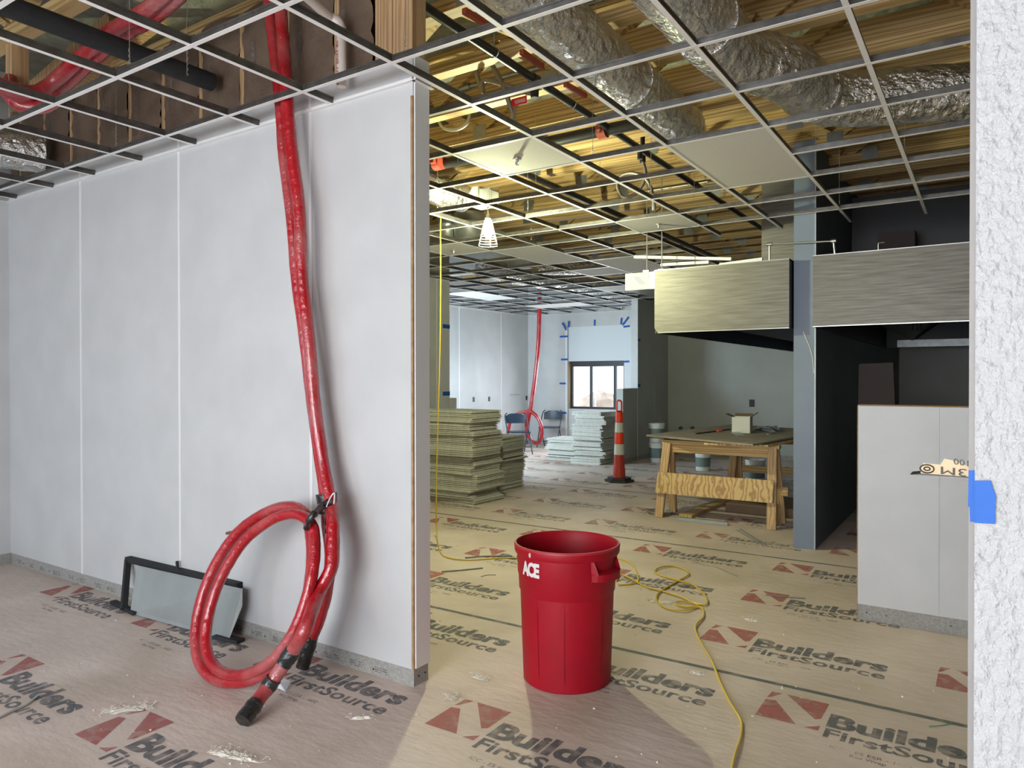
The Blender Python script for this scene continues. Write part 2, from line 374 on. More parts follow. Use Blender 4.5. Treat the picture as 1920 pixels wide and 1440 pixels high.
MB().box(-2.452, WX - .01, 2.70, 2.80, 3.09, 4.0).build('corner_post', M_woodz, pw)
MB().box(-6.72, -2.46, 2.705, 2.80, 3.66, 3.70).box(-6.72, -2.46, 2.705, 2.80, 3.703, 3.74).build('top_plate', M_woodx, pw)
# left wall of the front room and of the middle room, with its free end at y = 8.5
def wall(name, x0, x1, y0, y1, z0=BZ, z1=ZD, m=None, base=True, inset=.006):
    o = struct(name, MB().box(x0, x1, y0, y1, z0, z1), m or M_wall)
    if base: struct(name.replace('wall', 'baseboard'), MB().box(x0 + inset, x1 - inset, y0 + inset, y1 - inset, 0, BZ), M_board)
    return o
wl = wall('wall_left', -6.86, -6.72, -3.5, 8.50)
seam(wl, 8.2, -6.72, BZ, ZC, 'x')
wall('wall_stub', -6.86, -6.70, 8.506, 8.64, z1=1.225)
wall('wall_far_return', -8.92, -6.862, 8.36, 8.50)
MB().box(-6.722, -6.712, 7.95, 8.04, 1.1, 1.95).build('strand_board_strip', M_tan, wl)
# shop front behind the camera: wall with window openings, glass
bw = struct('wall_behind', MB().box(-6.86, 3.1, -3.55, -3.42, 0, .5).box(-6.86, 3.1, -3.55, -3.42, 2.75, ZD).box(-6.86, -6.1, -3.55, -3.42, .5, 2.75).box(-2.5, -2.2, -3.55, -3.42, .5, 2.75).box(1.0, 3.1, -3.55, -3.42, .5, 2.75), M_wall)
for i, (a, b_) in enumerate(((-6.1, -2.5), (-2.2, 1.0))):
    f_ = struct('window_%d' % (i + 2), MB().box(a, b_, -3.52, -3.46, .5, .56).box(a, b_, -3.52, -3.46, 2.69, 2.75).box(a, a + .05, -3.52, -3.46, .56, 2.69).box(b_ - .05, b_, -3.52, -3.46, .56, 2.69).box((a + b_) / 2 - .025, (a + b_) / 2 + .025, -3.52, -3.46, .56, 2.69), M_frame)
    MB().box(a + .05, b_ - .05, -3.495, -3.489, .56, 2.69).build('window_pane', mg, f_)
wall('wall_right', 3.0, 3.12, -3.5, 14.2)
# doorway wall right beside the camera
JY = 0.80
jx = at(1828, 800, 1, JY).x; jx2 = at(1816.5, 800, 1, JY + .012).x
dj = struct('wall_doorway', MB().box(jx, 3.0, JY, JY + .006, 0.05, ZD - .01), M_wall2)
MB().box(jx + .0015, 3.0, JY + .006, JY + .012, 0, ZD - .02).build('panel_backing', M_tan, dj)
MB().box(jx2, jx + .02, JY + .012, JY + .075, 0, ZC).build('steel_jamb', mat('jamb_grey', (0.21, 0.20, 0.195), 0.5), dj)
MB().box(jx + .02, 3.0, JY + .012, JY + .12, 0, ZD - .02).build('wall_core', M_wall, dj)
# half wall at right
HY = 4.99
hx = at(1609, 900, 1, HY).x
hw = struct('wall_half', MB().box(hx, 3.0, HY, HY + .12, .10, 1.345), M_wall)
MB().box(hx - .004, 3.0, HY - .002, HY + .124, 1.345, 1.352).build('wood_cap', M_tan, hw)
MB().box(hx - .006, hx, HY, HY + .12, .0, 1.345).build('end_edge', M_tan, hw)
seam(hw, at(1757, 900, 1, HY).x, HY, .1, 1.345, mt=M_wall)
hb = struct('baseboard_half', MB().box(hx, 3.0, HY + .006, HY + .114, 0, .0985), M_board)
s = MB()
for x in (hx + .05, hx + .16, hx + .5, hx + .85): s.obox((x, HY + .004, .05), (.007, .003, .007))
s.build('screw_heads', M_black, hb)
# blue partition between the hoods
BX0, BX1, BY = -1.462, -1.282, 6.80
bp_ = struct('wall_blue', MB().box(BX0, BX1, BY, 13.9, 0, 3.62), M_blue)
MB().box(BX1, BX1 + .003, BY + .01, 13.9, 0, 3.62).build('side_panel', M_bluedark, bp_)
MB().box(BX1 - .004, BX1 + .006, BY - .003, BY + .012, 0.0, 3.6).build('corner_bead', M_sheet, bp_)
q_ = [at(x, y, 1, BY - .003) for x, y in ((1506, 622), (1512, 636), (1519, 652), (1524, 672), (1526, 700))]
MB().tube(q_, .004, 6).build('paint_scratch', M_plaster, bp_)
# kitchen back wall, dividing wall with low part, far room
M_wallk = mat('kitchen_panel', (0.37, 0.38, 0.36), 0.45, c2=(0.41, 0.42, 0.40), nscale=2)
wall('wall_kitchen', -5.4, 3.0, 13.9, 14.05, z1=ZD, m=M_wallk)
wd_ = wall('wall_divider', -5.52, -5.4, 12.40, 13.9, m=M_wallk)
MB().box(-5.525, -5.395, 12.385, 12.40, BZ, 3.05).build('end_panel', M_wall, wd_)
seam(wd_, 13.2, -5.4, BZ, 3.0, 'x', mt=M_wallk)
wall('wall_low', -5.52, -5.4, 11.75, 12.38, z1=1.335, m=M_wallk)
wall('wall_far_left', -9.04, -8.92, 8.36, 14.3)
FY = 14.2
wfl = bpy.data.objects.get('wall_far_left')
for y in (11.6, 13.1): seam(wfl, y, -8.92, BZ, ZC, 'x')
# window wall of the far room, with the service window
wx0, wx1 = at(1066, 700, 1, FY).x, at(1170, 700, 1, FY).x
wz0, wz1 = at(1100, 767, 1, FY).z, at(1100, 677, 1, FY).z
wz2 = at(1120, 611, 1, FY).z
struct('wall_window', MB().box(-8.92, wx0, FY, FY + .18, BZ, ZD).box(wx1, -5.52, FY, FY + .18, BZ, ZD).box(wx0, wx1, FY, FY + .18, BZ, wz0).box(wx0, wx1, FY, FY + .18, wz1, ZD), M_wall)
struct('baseboard_window', MB().box(-8.92, -5.52, FY + .006, FY + .17, 0, BZ), M_board)
wn = struct('window_1', MB().box(wx0, wx1, FY + .08, FY + .14, wz1 - .12, wz1).box(wx0, wx1, FY + .08, FY + .14, wz0, wz0 + .05).box(wx0, wx0 + .06, FY + .08, FY + .14, wz0 + .05, wz1 - .12).box(wx1 - .05, wx1, FY + .08, FY + .14, wz0 + .05, wz1 - .12), M_frame)
for xx, ww in ((at(1105, 700, 1, FY).x, .05), (at(1150, 700, 1, FY).x, .06), (at(1112, 700, 1, FY).x, .012)):
    MB().box(xx - ww / 2, xx + ww / 2, FY + .07, FY + .13, wz0 + .05, wz1 - .12).build('sash_bar', M_frame if ww > .02 else M_steelclean, wn)
MB().box(wx0 + .06, wx1 - .05, FY + .10, FY + .106, wz0 + .05, wz1 - .12).build('window_pane', mg, wn)
MB().box(wx0 - .0, wx0 + .012, FY + .001, FY + .08, wz0, wz1).build('wood_reveal', M_woodz, wn)
# outside
struct('trim_9', MB().box(-14, 4, 14.5, 40, -.2, -.1), M_outside)

# ------------------------------------------------------------------ roof trusses
def truss(y, x0, x1, solid, i):
    t = thing('roof_truss', ('pine roof truss above the left room grid, ' + ['nearest the camera', 'second nearest', 'third nearest', 'closest to the partition'][i]) if i < 4 else 'pine roof truss crossing the rear room, %s row beyond the partition' % ('%d%s' % (i - 3, {1: 'st', 2: 'nd', 3: 'rd'}.get(i - 3, 'th'))), 'roof truss', (x0, y, ZT), 'parallel roof trusses above the grid')
    MB().box(x0, x1, y, y + .089, ZT, ZT + .036).build('bottom_chord', M_woodx, t)
    MB().box(x0, x1, y + .002, y + .087, ZT + .039, ZT + .075).build('bottom_chord', M_woodx, t)
    MB().box(x0, x1, y, y + .089, ZD - .04, ZD - .002).build('top_chord', M_woodx, t)
    wb = MB(); n = int((x1 - x0) / .62)
    for k in range(n):
        a = x0 + k * .62; rnd = random.Random(i * 50 + k)
        if k % 2: wb.beam((a, y + .045, ZT + .09), (a + .56, y + .045, ZD - .05), .085, .036 if not solid else .09, (0, 0, 1))
        else: wb.beam((a, y + .045, ZD - .05), (a + .56, y + .045, ZT + .09), .085, .036 if not solid else .09, (0, 0, 1))
    wb.build('web_member', M_woodx, t)
    if solid: MB().box(x0, x1, y + .048, y + .086, ZT + .077, ZT + .077 + solid).build('rim_board', M_woodx, t)
    x = x0 + .35 + (i % 3) * .2
    while x < min(x1, 2.0):
        MB().box(x, x + .13, y - .002, y - .0005, ZT + .004, ZT + .12).build('gusset_plate', M_galv, t); x += 1.24
ty = [0.12, .73, 1.34, 1.95] + [3.14 + .61 * k for k in range(18)]
for i, y in enumerate(ty):
    x0 = -6.7 if y < 8.9 else -8.9
    if y < 2.6: truss(y, x0, -.1, 0.0, i)
    else: truss(y, x0, 2.9, [0.19, 0.14, 0.235][i % 3] if y > 3.9 else 0.0, i)
for i, (pa_, pb_, lab) in enumerate((((40, 195), (215, 40), 'sloping pine timber above the red tubing at top left'), ((95, 185), (300, 30), 'second sloping pine timber nearer the partition at top left'), ((32, 80), (42, 190), 'short upright pine post at the far top left'))):
    pa, pb = at(*pa_, 2, 3.56), at(*pb_, 2, 3.97)
    if i == 2: pb = V((pa.x, pa.y, ZD)); pa.z = 3.3
    one('brace_timber', lab, 'timber', MB().beam(pa, pb, .09, .10 if i < 2 else .09), M_woodz, tuple(pa))
# drywall bulkhead above the far room grid
struct('trim_2', MB().box(-8.9, -6.0, 9.6, 9.7, 3.25, ZD), M_wall)

# ------------------------------------------------------------------ ceiling grid
cg = thing('ceiling_grid', 'white suspended ceiling grid of T-shaped runners hung on wires', 'ceiling grid', (GX, GY, ZC))
def gx(a): return GX + GS * a
def gy(b): return GY + .61 * b
def tee(p0, p1, ax):
    fl_, web = MB(), MB(); h = .040
    (x0, y0), (x1, y1) = p0, p1
    if ax == 'y':
        fl_.box(x0 - .012, x0 + .012, y0, y1, ZC, ZC + .0015); web.box(x0 - .0018, x0 + .0018, y0, y1, ZC + .0015, ZC + h); web.box(x0 - .0045, x0 + .0045, y0, y1, ZC + h - .010, ZC + h)
    else:
        fl_.box(x0, x1, y0 - .012, y0 + .012, ZC - .0004, ZC + .0012); web.box(x0, x1, y0 - .0018, y0 + .0018, ZC + .0015, ZC + h - .004); web.box(x0, x1, y0 - .0045, y0 + .0045, ZC + h - .013, ZC + h - .004)
    return fl_, web
def col_range(a):       # y-range of each runner
    x = gx(a)
    out = []
    if x < WX: out.append((-.6, WY - .003) if x > -6.68 else None); out.append((2.82, 14.17 if x > -8.9 else None) if x < -2.9 else (2.82, gy(9)))
    else: out.append((-.6 if x < -.05 else JY + .14, gy(9)))
    if x < -6.7: out = [(8.52, 14.17)]
    return [o for o in out if o and o[1]]
for a in range(-10, 5):
    for (u, v) in col_range(a):
        f_, wb = tee((gx(a), u), (gx(a), v), 'y')
        m_ = f_.build('main_runner', M_grid, cg); wb.build('runner_web', M_web, m_)
segs = []
for b in range(-4, 20):
    y = gy(b)
    for a in range(-11, 5):
        xa, xb = gx(a), gx(a + 1)
        if y < WY: 
            if xa < -6.7: xa = -6.71
            if xb < -6.7: continue
            if xa > -.1 and y < JY + .2: continue
        elif y < 8.55:
            if xb < -6.7: continue
            xa = max(xa, -6.71)
            if b > 8 and a >= -1: continue
            if xa > 2.3: continue
        else:
            if xb < -8.9: continue
            xa = max(xa, -8.91)
            if a >= -1: continue
        if (a, b) in ((1, 5), (-4, 9), (-9, 13), (-3, 11)): continue
        segs.append((depth(((xa + xb) / 2, y, ZC)), xa, xb, y))
segs = [q for q in segs if q[0] > .3]
segs.sort()
restf, restw = MB(), MB(); cnt = 0
for d, xa, xb, y in segs:
    f_, wb = tee((xa, y), (xb, y), 'x')
    if cnt < 96:
        m_ = f_.build('cross_tee', M_grid, cg); wb.build('tee_web', M_web, m_); cnt += 1
    else:
        restf.v, restf.f = (restf.add(f_.v, f_.f).v, restf.f); restw.add(wb.v, wb.f)
o = restf.build('cross_tee', M_grid, cg); o['kind'] = 'stuff'; o2 = restw.build('tee_web', M_web, o)
# edge trims along other walls
struct('trim_3', MB().box(-6.72, -6.70, -.6, WY, ZC - .002, ZC).box(-6.72, -6.70, 2.82, 8.5, ZC - .002, ZC), M_grid)
struct('trim_4', MB().box(-8.92, -8.90, 8.52, 14.18, ZC - .002, ZC).box(-8.9, -5.53, 14.178, 14.198, ZC - .002, ZC), M_grid)
# hanger wires
def wire(x, y, z0=None, twist=True):
    z0 = z0 or ZC + .03
    pts = [(x + random.uniform(-.003, .003), y + random.uniform(-.003, .003), z0 + k * (ZT - z0) / 8) for k in range(9)]
    b = MB().tube(pts, .0016, 5)
    b.tube([(x + .004 * math.cos(k * 1.4), y + .004 * math.sin(k * 1.4), z0 + k * .006) for k in range(24)], .0014, 4)
    b.build('hanger_wire', M_hang, cg)
for a, b in ((-2, 0.1), (-1.6, .35), (-4, .05), (-3.9, 1), (0, 1.15), (1, 2.4), (2, 1.1), (2, 3.2), (1, 3.8), (0, 4.3), (0, 6), (-1, 4.7), (-1, 6.5), (2, 6.3), (2, 8), (1, 5.1), (-2, 4.4), (-2, 6.1), (-3, 5.2), (-3, 7.8), (1, 6.4), (1, 7.6), (0, 7.7), (3, 5.8), (-4, 6.2)):
    wire(gx(a), gy(b))
# loose tiles already laid in the grid
def gtile(a, b, w_, h_, lab, sprk=0, grp=None):
    x0, x1, y0, y1 = gx(a) + .004, gx(a + w_) - .004, gy(b) + .004, gy(b + h_) - .004
    one('ceiling_tile', lab, 'ceiling tile', MB().box(x0, x1, y0, y1, ZC + .002, ZC + .018), M_tile, ((x0 + x1) / 2, (y0 + y1) / 2, ZC + .002), grp)
    if sprk:
        cx, cy = (x0 + x1) / 2, (y0 + y1) / 2
        t = thing('fire_sprinkler', sprk, 'sprinkler head', (cx, cy, ZC))
        MB().lathe((cx, cy, ZC - .012), [(.006, 0), (.027, .002), (.029, .008), (.025, .013)], 24, True).build('escutcheon', M_steelclean, t, True)
        MB().lathe((cx, cy, ZC - .045), [(.010, 0), (.012, .004), (.006, .006), (.006, .012), (.009, .038)], 16, True).tube([(cx - .012, cy, ZC - .012), (cx - .012, cy, ZC - .03), (cx, cy, ZC - .044)], .003, 6).tube([(cx + .012, cy, ZC - .012), (cx + .012, cy, ZC - .03), (cx, cy, ZC - .044)], .003, 6).build('deflector', M_steelclean, t, True)
gtile(-1, 3, 1, 1, 'square ceiling tile with sprinkler head nearest the partition wall end', 'chrome sprinkler head in the tile nearest the partition wall')
gtile(1, 4, 1, 2, 'large plain rectangular ceiling tile right of centre, below the silver duct')
gtile(-1, 7, 1, 1, 'grey ceiling tile with white sprinkler head above the hood end', 'white sprinkler head in the tile above the left hood')
gtile(-4, 8, 1, 2, 'long pale ceiling tile just right of the hanging bulb cage')
gtile(-5, 7, 1, 1, 'pale ceiling tile beside the wall at the yellow hanging cord', 'orange capped sprinkler head near the yellow hanging cord')
gtile(-9, 13, 1, 2, 'long white ceiling tile low at the left of the far room')
gtile(-9, 17, 1, 1, 'bright ceiling tile near the window wall, left one of the pair')
gtile(-8, 17, 1, 1, 'bright ceiling tile near the window wall, right one of the pair')
gtile(-4, 11, 1, 1, 'dim ceiling tile beyond the hood supply box')
gtile(-5, 14, 1, 1, 'dim ceiling tile farther back, above the dividing wall')
gtile(-3, 10, 1, 2, 'grey ceiling tile directly behind the white supply box')

# ------------------------------------------------------------------ ducts
def duct(name, lab, pts, r, m, n=36, ripple=.012, step=14):
    P = catmull(pts, step); b = MB(); rs = [r * (1 + ripple * math.sin(i * 1.9) + random.uniform(-ripple, ripple)) for i in range(len(P))]
    b.tube(P, rs, n)
    for i, v in enumerate(b.v): b.v[i] = v + V((random.uniform(-1, 1), random.uniform(-1, 1), random.uniform(-1, 1))) * r * .014
    t = thing(name, lab, 'duct', tuple(P[0]))
    b.build('foil_jacket', m, t, True)
    for i in (len(P) // 3, 2 * len(P) // 3):
        a, c_ = P[i], P[min(i + 1, len(P) - 1)]; d = (c_ - a).normalized()
        MB().tube([a, a + d * .045], r * 1.035, n).build('strap', M_foilx, t, True)
    return t
duct('flexible_duct', 'silver foil duct running away above the grid at top centre', [(-1.85, 1.6, 3.36), (-1.85, 2.6, 3.36), (-1.85, 3.4, 3.345), (-1.86, 4.4, 3.35), (-1.87, 5.15, 3.36)], .152, M_foil)
pe = at(1816, 172, 2, 3.27)
pm = at(1560, 184, 2, 3.27)
d2 = (V(pe) - V(pm)); pe2 = V(pe) + d2 * .8
duct('flexible_duct', 'larger silver foil duct that elbows right at upper right', [(-1.22, 1.2, 3.30), (-1.21, 2.4, 3.30), (-1.2, 3.3, 3.30), (-1.17, 3.95, 3.29), (-.98, 4.35, 3.28), tuple(pm), tuple(pe), tuple(pe2)], .168, M_foil)
q0 = at(800, 352, 2, 3.24); q1 = at(868, 372, 2, 3.24)
duct('flexible_duct', 'short shiny duct end beside the work light box', [tuple(V(q0) - (V(q1) - V(q0)) * 1.5), tuple(q0), tuple(q1)], .13, M_foilx)
q0 = at(-60, 268, 2, 3.2); q1 = at(84, 290, 2, 3.2)
duct('flexible_duct', 'foil duct in the left corner of the near room', [tuple(V(q0) - (V(q1) - V(q0)) * .6), tuple(q0), tuple(q1)], .14, M_foilx)
q0 = at(905, 505, 2, 3.22); q1 = at(1190, 552, 2, 3.22)
duct('flexible_duct', 'long shiny duct over the far room grid', [tuple(q0), tuple((V(q0) + V(q1)) / 2), tuple(q1)], .17, M_foilx)
q0 = at(1010, 500, 2, 3.25); q1 = at(1190, 500, 2, 3.25)
duct('flexible_duct', 'foil duct crossing left of the white supply box', [tuple(q0), tuple((V(q0) + V(q1)) / 2), tuple(q1)], .13, M_foilx)
for (px_, py_, r_, lab) in ((880, 437, .17, 'round galvanised duct collar behind the work light'), (838, 440, .10, 'smaller round metal collar left of the work light')):
    p = at(px_, py_, 2, 3.12)
    one('duct_collar', lab, 'duct collar', MB().lathe((p.x, p.y, 3.03), [(r_ - .01, .0), (r_, 0), (r_ + .008, .012), (r_, .024), (r_, .19), (r_ + .006, .2), (r_, .21), (r_, .3), (r_ - .01, .3), (r_ - .01, 0)], 36), M_galv, (p.x, p.y, 3.03), smooth=True)

# ------------------------------------------------------------------ pipes above the grid
def pipe(name, lab, cat, pts, r, m, n=16, cm=6): 
    return one(name, lab, cat, MB().tube(catmull(pts, cm), r, n), m, tuple(pts[0]), smooth=True)
pp = thing('black_pipe', 'long black pipe running away above the grid beside the duct', 'pipe', (-2.43, 2.84, 3.43))
MB().tube([(-2.43, 2.84, 3.43), (-2.43, 13.2, 3.43)], .026, 16).build('pipe_run', M_blackpipe, pp, True)
fit = MB()
for y in (3.95, 5.1, 7.0): fit.tube([(-2.43, y - .03, 3.43), (-2.43, y + .03, 3.43)], .033, 16)
fit.tube([(-2.43, 3.95, 3.43), (-2.43, 3.95, 3.33)], .028, 14); fit.tube([(-2.43, 5.62, 3.43), (-2.43, 5.62, 3.34)], .022, 12)
fit.build('pipe_tee', M_blackpipe, pp, True)
hg = MB()
for y in (3.5, 4.45): hg.tube([(-2.43 + .031 * math.cos(a_ * .5236), y, 3.43 + .031 * math.sin(a_ * .5236)) for a_ in range(12)], .003, 6, True).tube([(-2.43, y, 3.46), (-2.43, y, ZT)], .004, 6)
hg.build('pipe_hanger', M_galv, pp, True)
pipe('black_pipe', 'second black pipe farther left, passing over the bulb side', 'pipe', [(-3.62, 5.3, 3.43), (-3.62, 12.6, 3.43)], .03, M_blackpipe)
pipe('black_pipe', 'black insulated pipe in the left room, ending at the wall batts', 'pipe', [(-3.9, .2, 3.28), (-3.88, 1.4, 3.28), (-3.86, 2.62, 3.28)], .052, M_foamdark)
mp_ = thing('sprinkler_main', 'thick black sprinkler main crossing with a red clamp', 'pipe', tuple(at(1080, 232, 2, 3.43)))
c0 = at(1130, 245, 2, 3.42)
MB().tube([(-5.6, c0.y, 3.42), (-2.03, c0.y, 3.42)], .045, 20).build('pipe_run', M_blackpipe, mp_, True)
MB().tube([(c0.x - .035, c0.y, 3.42), (c0.x + .035, c0.y, 3.42)], .058, 18).obox((c0.x, c0.y - .055, 3.42), (.035, .05, .03)).obox((c0.x, c0.y + .055, 3.42), (.035, .05, .03)).build('clamp', M_sprk, mp_, True)
MB().tube([(c0.x, c0.y - .06, 3.385), (c0.x, c0.y - .06, 3.45)], .008, 8).tube([(c0.x, c0.y + .06, 3.385), (c0.x, c0.y + .06, 3.45)], .008, 8).build('bolt', M_steelclean, mp_, True)
c1 = at(822, 305, 2, 3.42)
one('pipe_clamp', 'rust red clamp beside the partition wall, above the work light', 'pipe clamp', MB().tube([(c1.x - .04, c1.y, 3.42), (c1.x + .04, c1.y, 3.42)], .065, 18).obox((c1.x, c1.y - .07, 3.42), (.05, .06, .05)).obox((c1.x, c1.y + .07, 3.42), (.05, .06, .05)), M_sprk, tuple(c1), smooth=True)
ba = MB()
for a_, b_ in (((870, 20), (915, 47)), ((978, 97), (1017, 125)), ((1060, 158), (1098, 180))):
    pa, pb = at(*a_, 2, 3.5), at(*b_, 2, 3.5); ba = MB().beam(pa, pb, .03, .03)
    one('red_brace', 'dark red steel brace lying across the trusses', 'brace', ba, M_sprk, tuple(pa), 'dark red braces at the trusses')['label'] = 'dark red steel brace above the black pipe, ' + {870: 'nearest', 978: 'middle', 1060: 'farthest'}[a_[0]] + ' of three'
pipe('conduit', 'thin galvanised conduit crossing above the middle of the grid', 'conduit', [tuple(at(1190, 362, 2, 3.5)), tuple(at(1345, 338, 2, 3.5))], .010, M_hang)
def hose(lab, px_, top, loop, end, tagit=False):
    t = thing('sprinkler_hose', lab, 'flexible hose', tuple(top))
    if not tagit: MB().tube([V(top), (V(top).x, V(top).y, ZD)], .02, 12).build('drop_pipe', M_blackpipe, t, True)
    P = [V(top)] + [V(p) for p in loop] + [V(end)]
    MB().tube(catmull(P, 10), .0165, 12).build('braided_hose', M_hose, t, True)
    MB().tube([P[0] + V((0, 0, .05)), P[0] - V((0, 0, .02))], .026, 14).build('fitting', M_blackpipe, t, True)
    MB().tube([P[-1] + V((0, 0, .05)), P[-1] - V((0, 0, .09))], .018, 12).build('nipple', M_steelclean, t, True)
    if tagit:
        q = P[-1] + V((.0, -.02, .05))
        MB().box(q.x, q.x + .12, q.y - .001, q.y + .001, q.z - .005, q.z + .045).build('tag', M_tag, t)
        tx = MB(); put_text(tx, 'FLEXHEAD', (q.x + .03, q.y - .002, q.z + .008), (1, 0, .0), (0, 0, 1), .08, .022, bold=.02); tx.build('tag_lettering', M_decal, t)
hp = [at(x, y, 1, 3.95) for x, y in ((913, 108), (912, 150), (905, 172), (890, 120), (898, 108), (915, 112), (930, 135), (945, 165))]
hose('braided sprinkler hose in a loop with a small red tag', 0, (-2.43, 3.95, 3.33), [p for p in hp[1:]], tuple(at(962, 215, 1, 4.0)), True)
c5 = at(1205, 300, 1, 5.9)
hp = [at(x, y, 1, 5.9) for x, y in ((1210, 330), (1195, 360), (1170, 370), (1158, 350), (1165, 330), (1190, 325), (1215, 340))]
hose('braided sprinkler hose looped beyond the sprinkler main', 0, tuple(c5), hp, tuple(at(1226, 375, 1, 5.9)))
hp = [at(x, y, 1, 4.6) for x, y in ((820, 222), (832, 240), (855, 243), (875, 232), (882, 210))]
one('flexible_conduit', 'curled grey conduit next to the partition wall end', 'conduit', MB().tube(catmull(hp, 8), .014, 12), M_hang, tuple(hp[0]), smooth=True)
cp = [at(x, y, 1, 4.4) for x, y in ((862, 168), (882, 162), (960, 140), (1020, 125))]
one('conduit_fitting', 'grey conduit with black coupling crossing behind the hose', 'conduit', MB().tube(cp, .017, 14).tube([cp[0], cp[1]], .026, 14), M_galv, tuple(cp[0]), smooth=True)
# white pipe at the wall top
wp = thing('plastic_pipe', 'white plastic drain pipe with an elbow at the wall studs', 'pipe', tuple(at(640, 60, 1, 2.6)))
a0, a1, a2, a3 = at(545, -40, 1, 2.60), at(618, 25, 1, 2.60), at(640, 50, 1, 2.60), at(638, 155, 1, 2.60)
a1 = V((a1.x, 2.6, a1.z)); top = V((a2.x - .55, 2.6, a2.z + .02))
e0 = fl(560, -20, a2.z + .04)
MB().tube([e0, V((a2.x - .03, 2.56, a2.z + .03))], .024, 16).tube([V((a2.x, 2.6, a2.z)), V((a2.x, 2.6, 3.0))], .024, 16).build('pipe_run', M_pvc, wp, True)
MB().tube(catmull([V((a2.x - .06, 2.53, a2.z + .035)), V((a2.x - .01, 2.58, a2.z + .02)), V((a2.x, 2.6, a2.z - .04))], 6), .029, 16).build('elbow', M_pvc, wp, True)
tx = MB(); put_text(tx, 'IPS 31 SCH 40', (a2.x + .004, 2.5745, a2.z - .30), (0, 0, 1), (-1, 0, 0), .22, .014, bold=.01); tx.build('pipe_print', M_print, wp)

# ------------------------------------------------------------------ red insulated line sets
def lineset(lab, loc): return thing('insulated_line_set', lab, 'insulated tubing', loc)
ls = lineset('red wrapped tubing hanging down the wall and coiled on the floor', tuple(fl(430, 1265)))
LY = 2.585
dropA = [(500, -60), (508, 40), (516, 110), (526, 200), (533, 300), (546, 400), (556, 520), (572, 640), (586, 760), (600, 860), (610, 930), (614, 985), (620, 1040), (612, 1110), (597, 1165), (582, 1200)]
dropB = [(520, -60), (528, 40), (533, 110), (539, 200), (549, 300), (562, 400), (566, 520), (580, 640), (590, 760), (604, 860), (617, 930), (624, 985), (622, 1060), (600, 1130), (563, 1180), (535, 1225)]
def pl(pts, y0, dy): return [at(x, y, 1, y0 - dy * max(0, (y - 900) / 400)) for x, y in pts]
A = pl(dropA, LY, .12); B_ = pl(dropB, LY - .045, .30)
MB().tube(catmull(A, 5), .031, 14, wob=.04).build('wrapped_tube', M_red, ls, True)
MB().tube(catmull(B_[:13], 5), .033, 14, wob=.04).build('wrapped_tube', M_red, ls, True)
# coil leaning against the wall
cpz = fl(430, 1297).y
def coilpt(px_, py_, off): return onpl(px_, py_, (0, cpz - off, 0), (0, 1, -(2.52 - cpz) / 1.02))
c_out = [(575, 968), (555, 952), (520, 953), (480, 972), (447, 998), (415, 1040), (392, 1085), (378, 1125), (369, 1170), (368, 1210), (376, 1245), (398, 1270), (428, 1279), (465, 1276), (500, 1258), (530, 1228), (555, 1190), (572, 1140), (582, 1090), (586, 1040), (583, 1000)]
c_in = [(585, 985), (566, 967), (540, 964), (505, 977), (462, 1010), (433, 1050), (411, 1092), (397, 1130), (388, 1170), (386, 1205), (393, 1235), (411, 1257), (437, 1266), (470, 1262), (505, 1243), (535, 1210), (560, 1165), (578, 1110), (588, 1060), (590, 1015)]
MB().tube(catmull([coilpt(x, y, .0) for x, y in c_out], 6, True), .030, 14, True, wob=.03).build('coiled_tube', M_red, ls, True)
MB().tube(catmull([coilpt(x, y, .03) for x, y in c_in], 6, True), .028, 14, True, wob=.03).build('coiled_tube', M_red, ls, True)
# free ends and tape
endA = [A[-3], A[-2], A[-1], at(574, 1235, 1, A[-1].y - .02)]
MB().tube(catmull([A[-1] + V((0, 0, .03)), A[-1], at(574, 1228, 1, A[-1].y - .015), at(567, 1252, 1, A[-1].y - .03)], 5), .036, 12, wob=.07).build('taped_end', M_blacktape, ls, True)
e1, e2, e3 = fl(548, 1222, .26), fl(505, 1285, .11), fl(456, 1350, .03)
MB().tube(catmull([B_[11], B_[12], at(598, 1110, 1, 2.36), at(572, 1180, 1, 2.2), e1, e2, e3], 6), .033, 14, wob=.03).build('wrapped_tube', M_red, ls, True)
for (t0, t1) in ((-.05, .38), (.80, 1.18), ):
    pa, pb = e1.lerp(e2, t0), e1.lerp(e2, t1); MB().tube(catmull([pa, (pa + pb) / 2, pb], 4), .038, 12, wob=.08).build('tape_wrap', M_blacktape, ls, True)
pa = e2.lerp(e3, .52); MB().tube(catmull([pa, (pa + e3) / 2, e3 + (e3 - pa) * .06], 5), .038, 12, wob=.08).build('taped_end', M_blacktape, ls, True)
tp = coilpt(590, 975, .04)
MB().tube(catmull([coilpt(575, 990, .06), coilpt(585, 968, .1), at(605, 948, 1, 2.46), at(622, 940, 1, 2.49)], 5), .018, 10, wob=.2).tube([at(612, 925, 1, 2.53), at(615, 962, 1, 2.53)], .05, 12, wob=.1).tube([at(620, 962, 1, 2.5), at(618, 1000, 1, 2.48)], [.03, .026], 10, wob=.1).build('tape_tie', M_blacktape, ls, True)
MB().tube(catmull([at(612, 950, 1, 2.46), at(620, 932, 1, 2.46), at(627, 925, 1, 2.46), at(626, 945, 1, 2.46)], 5), .003, 6).build('string', M_decal, ls, True)
MB().tube([coilpt(425, 1000, -.02), coilpt(470, 990, 0)], .008, 10).build('copper_end', M_copper, ls, True)
sh = fl(532, 1290, .03)
one('plastic_scrap', 'small clear plastic scrap beside the taped tube end', 'scrap', MB().add([fl(520, 1290, .005), fl(536, 1297, .003), fl(545, 1278, .02), fl(528, 1268, .05), fl(524, 1280, .03)], [(0, 1, 2, 4), (4, 2, 3)]), M_sheetw, tuple(sh))
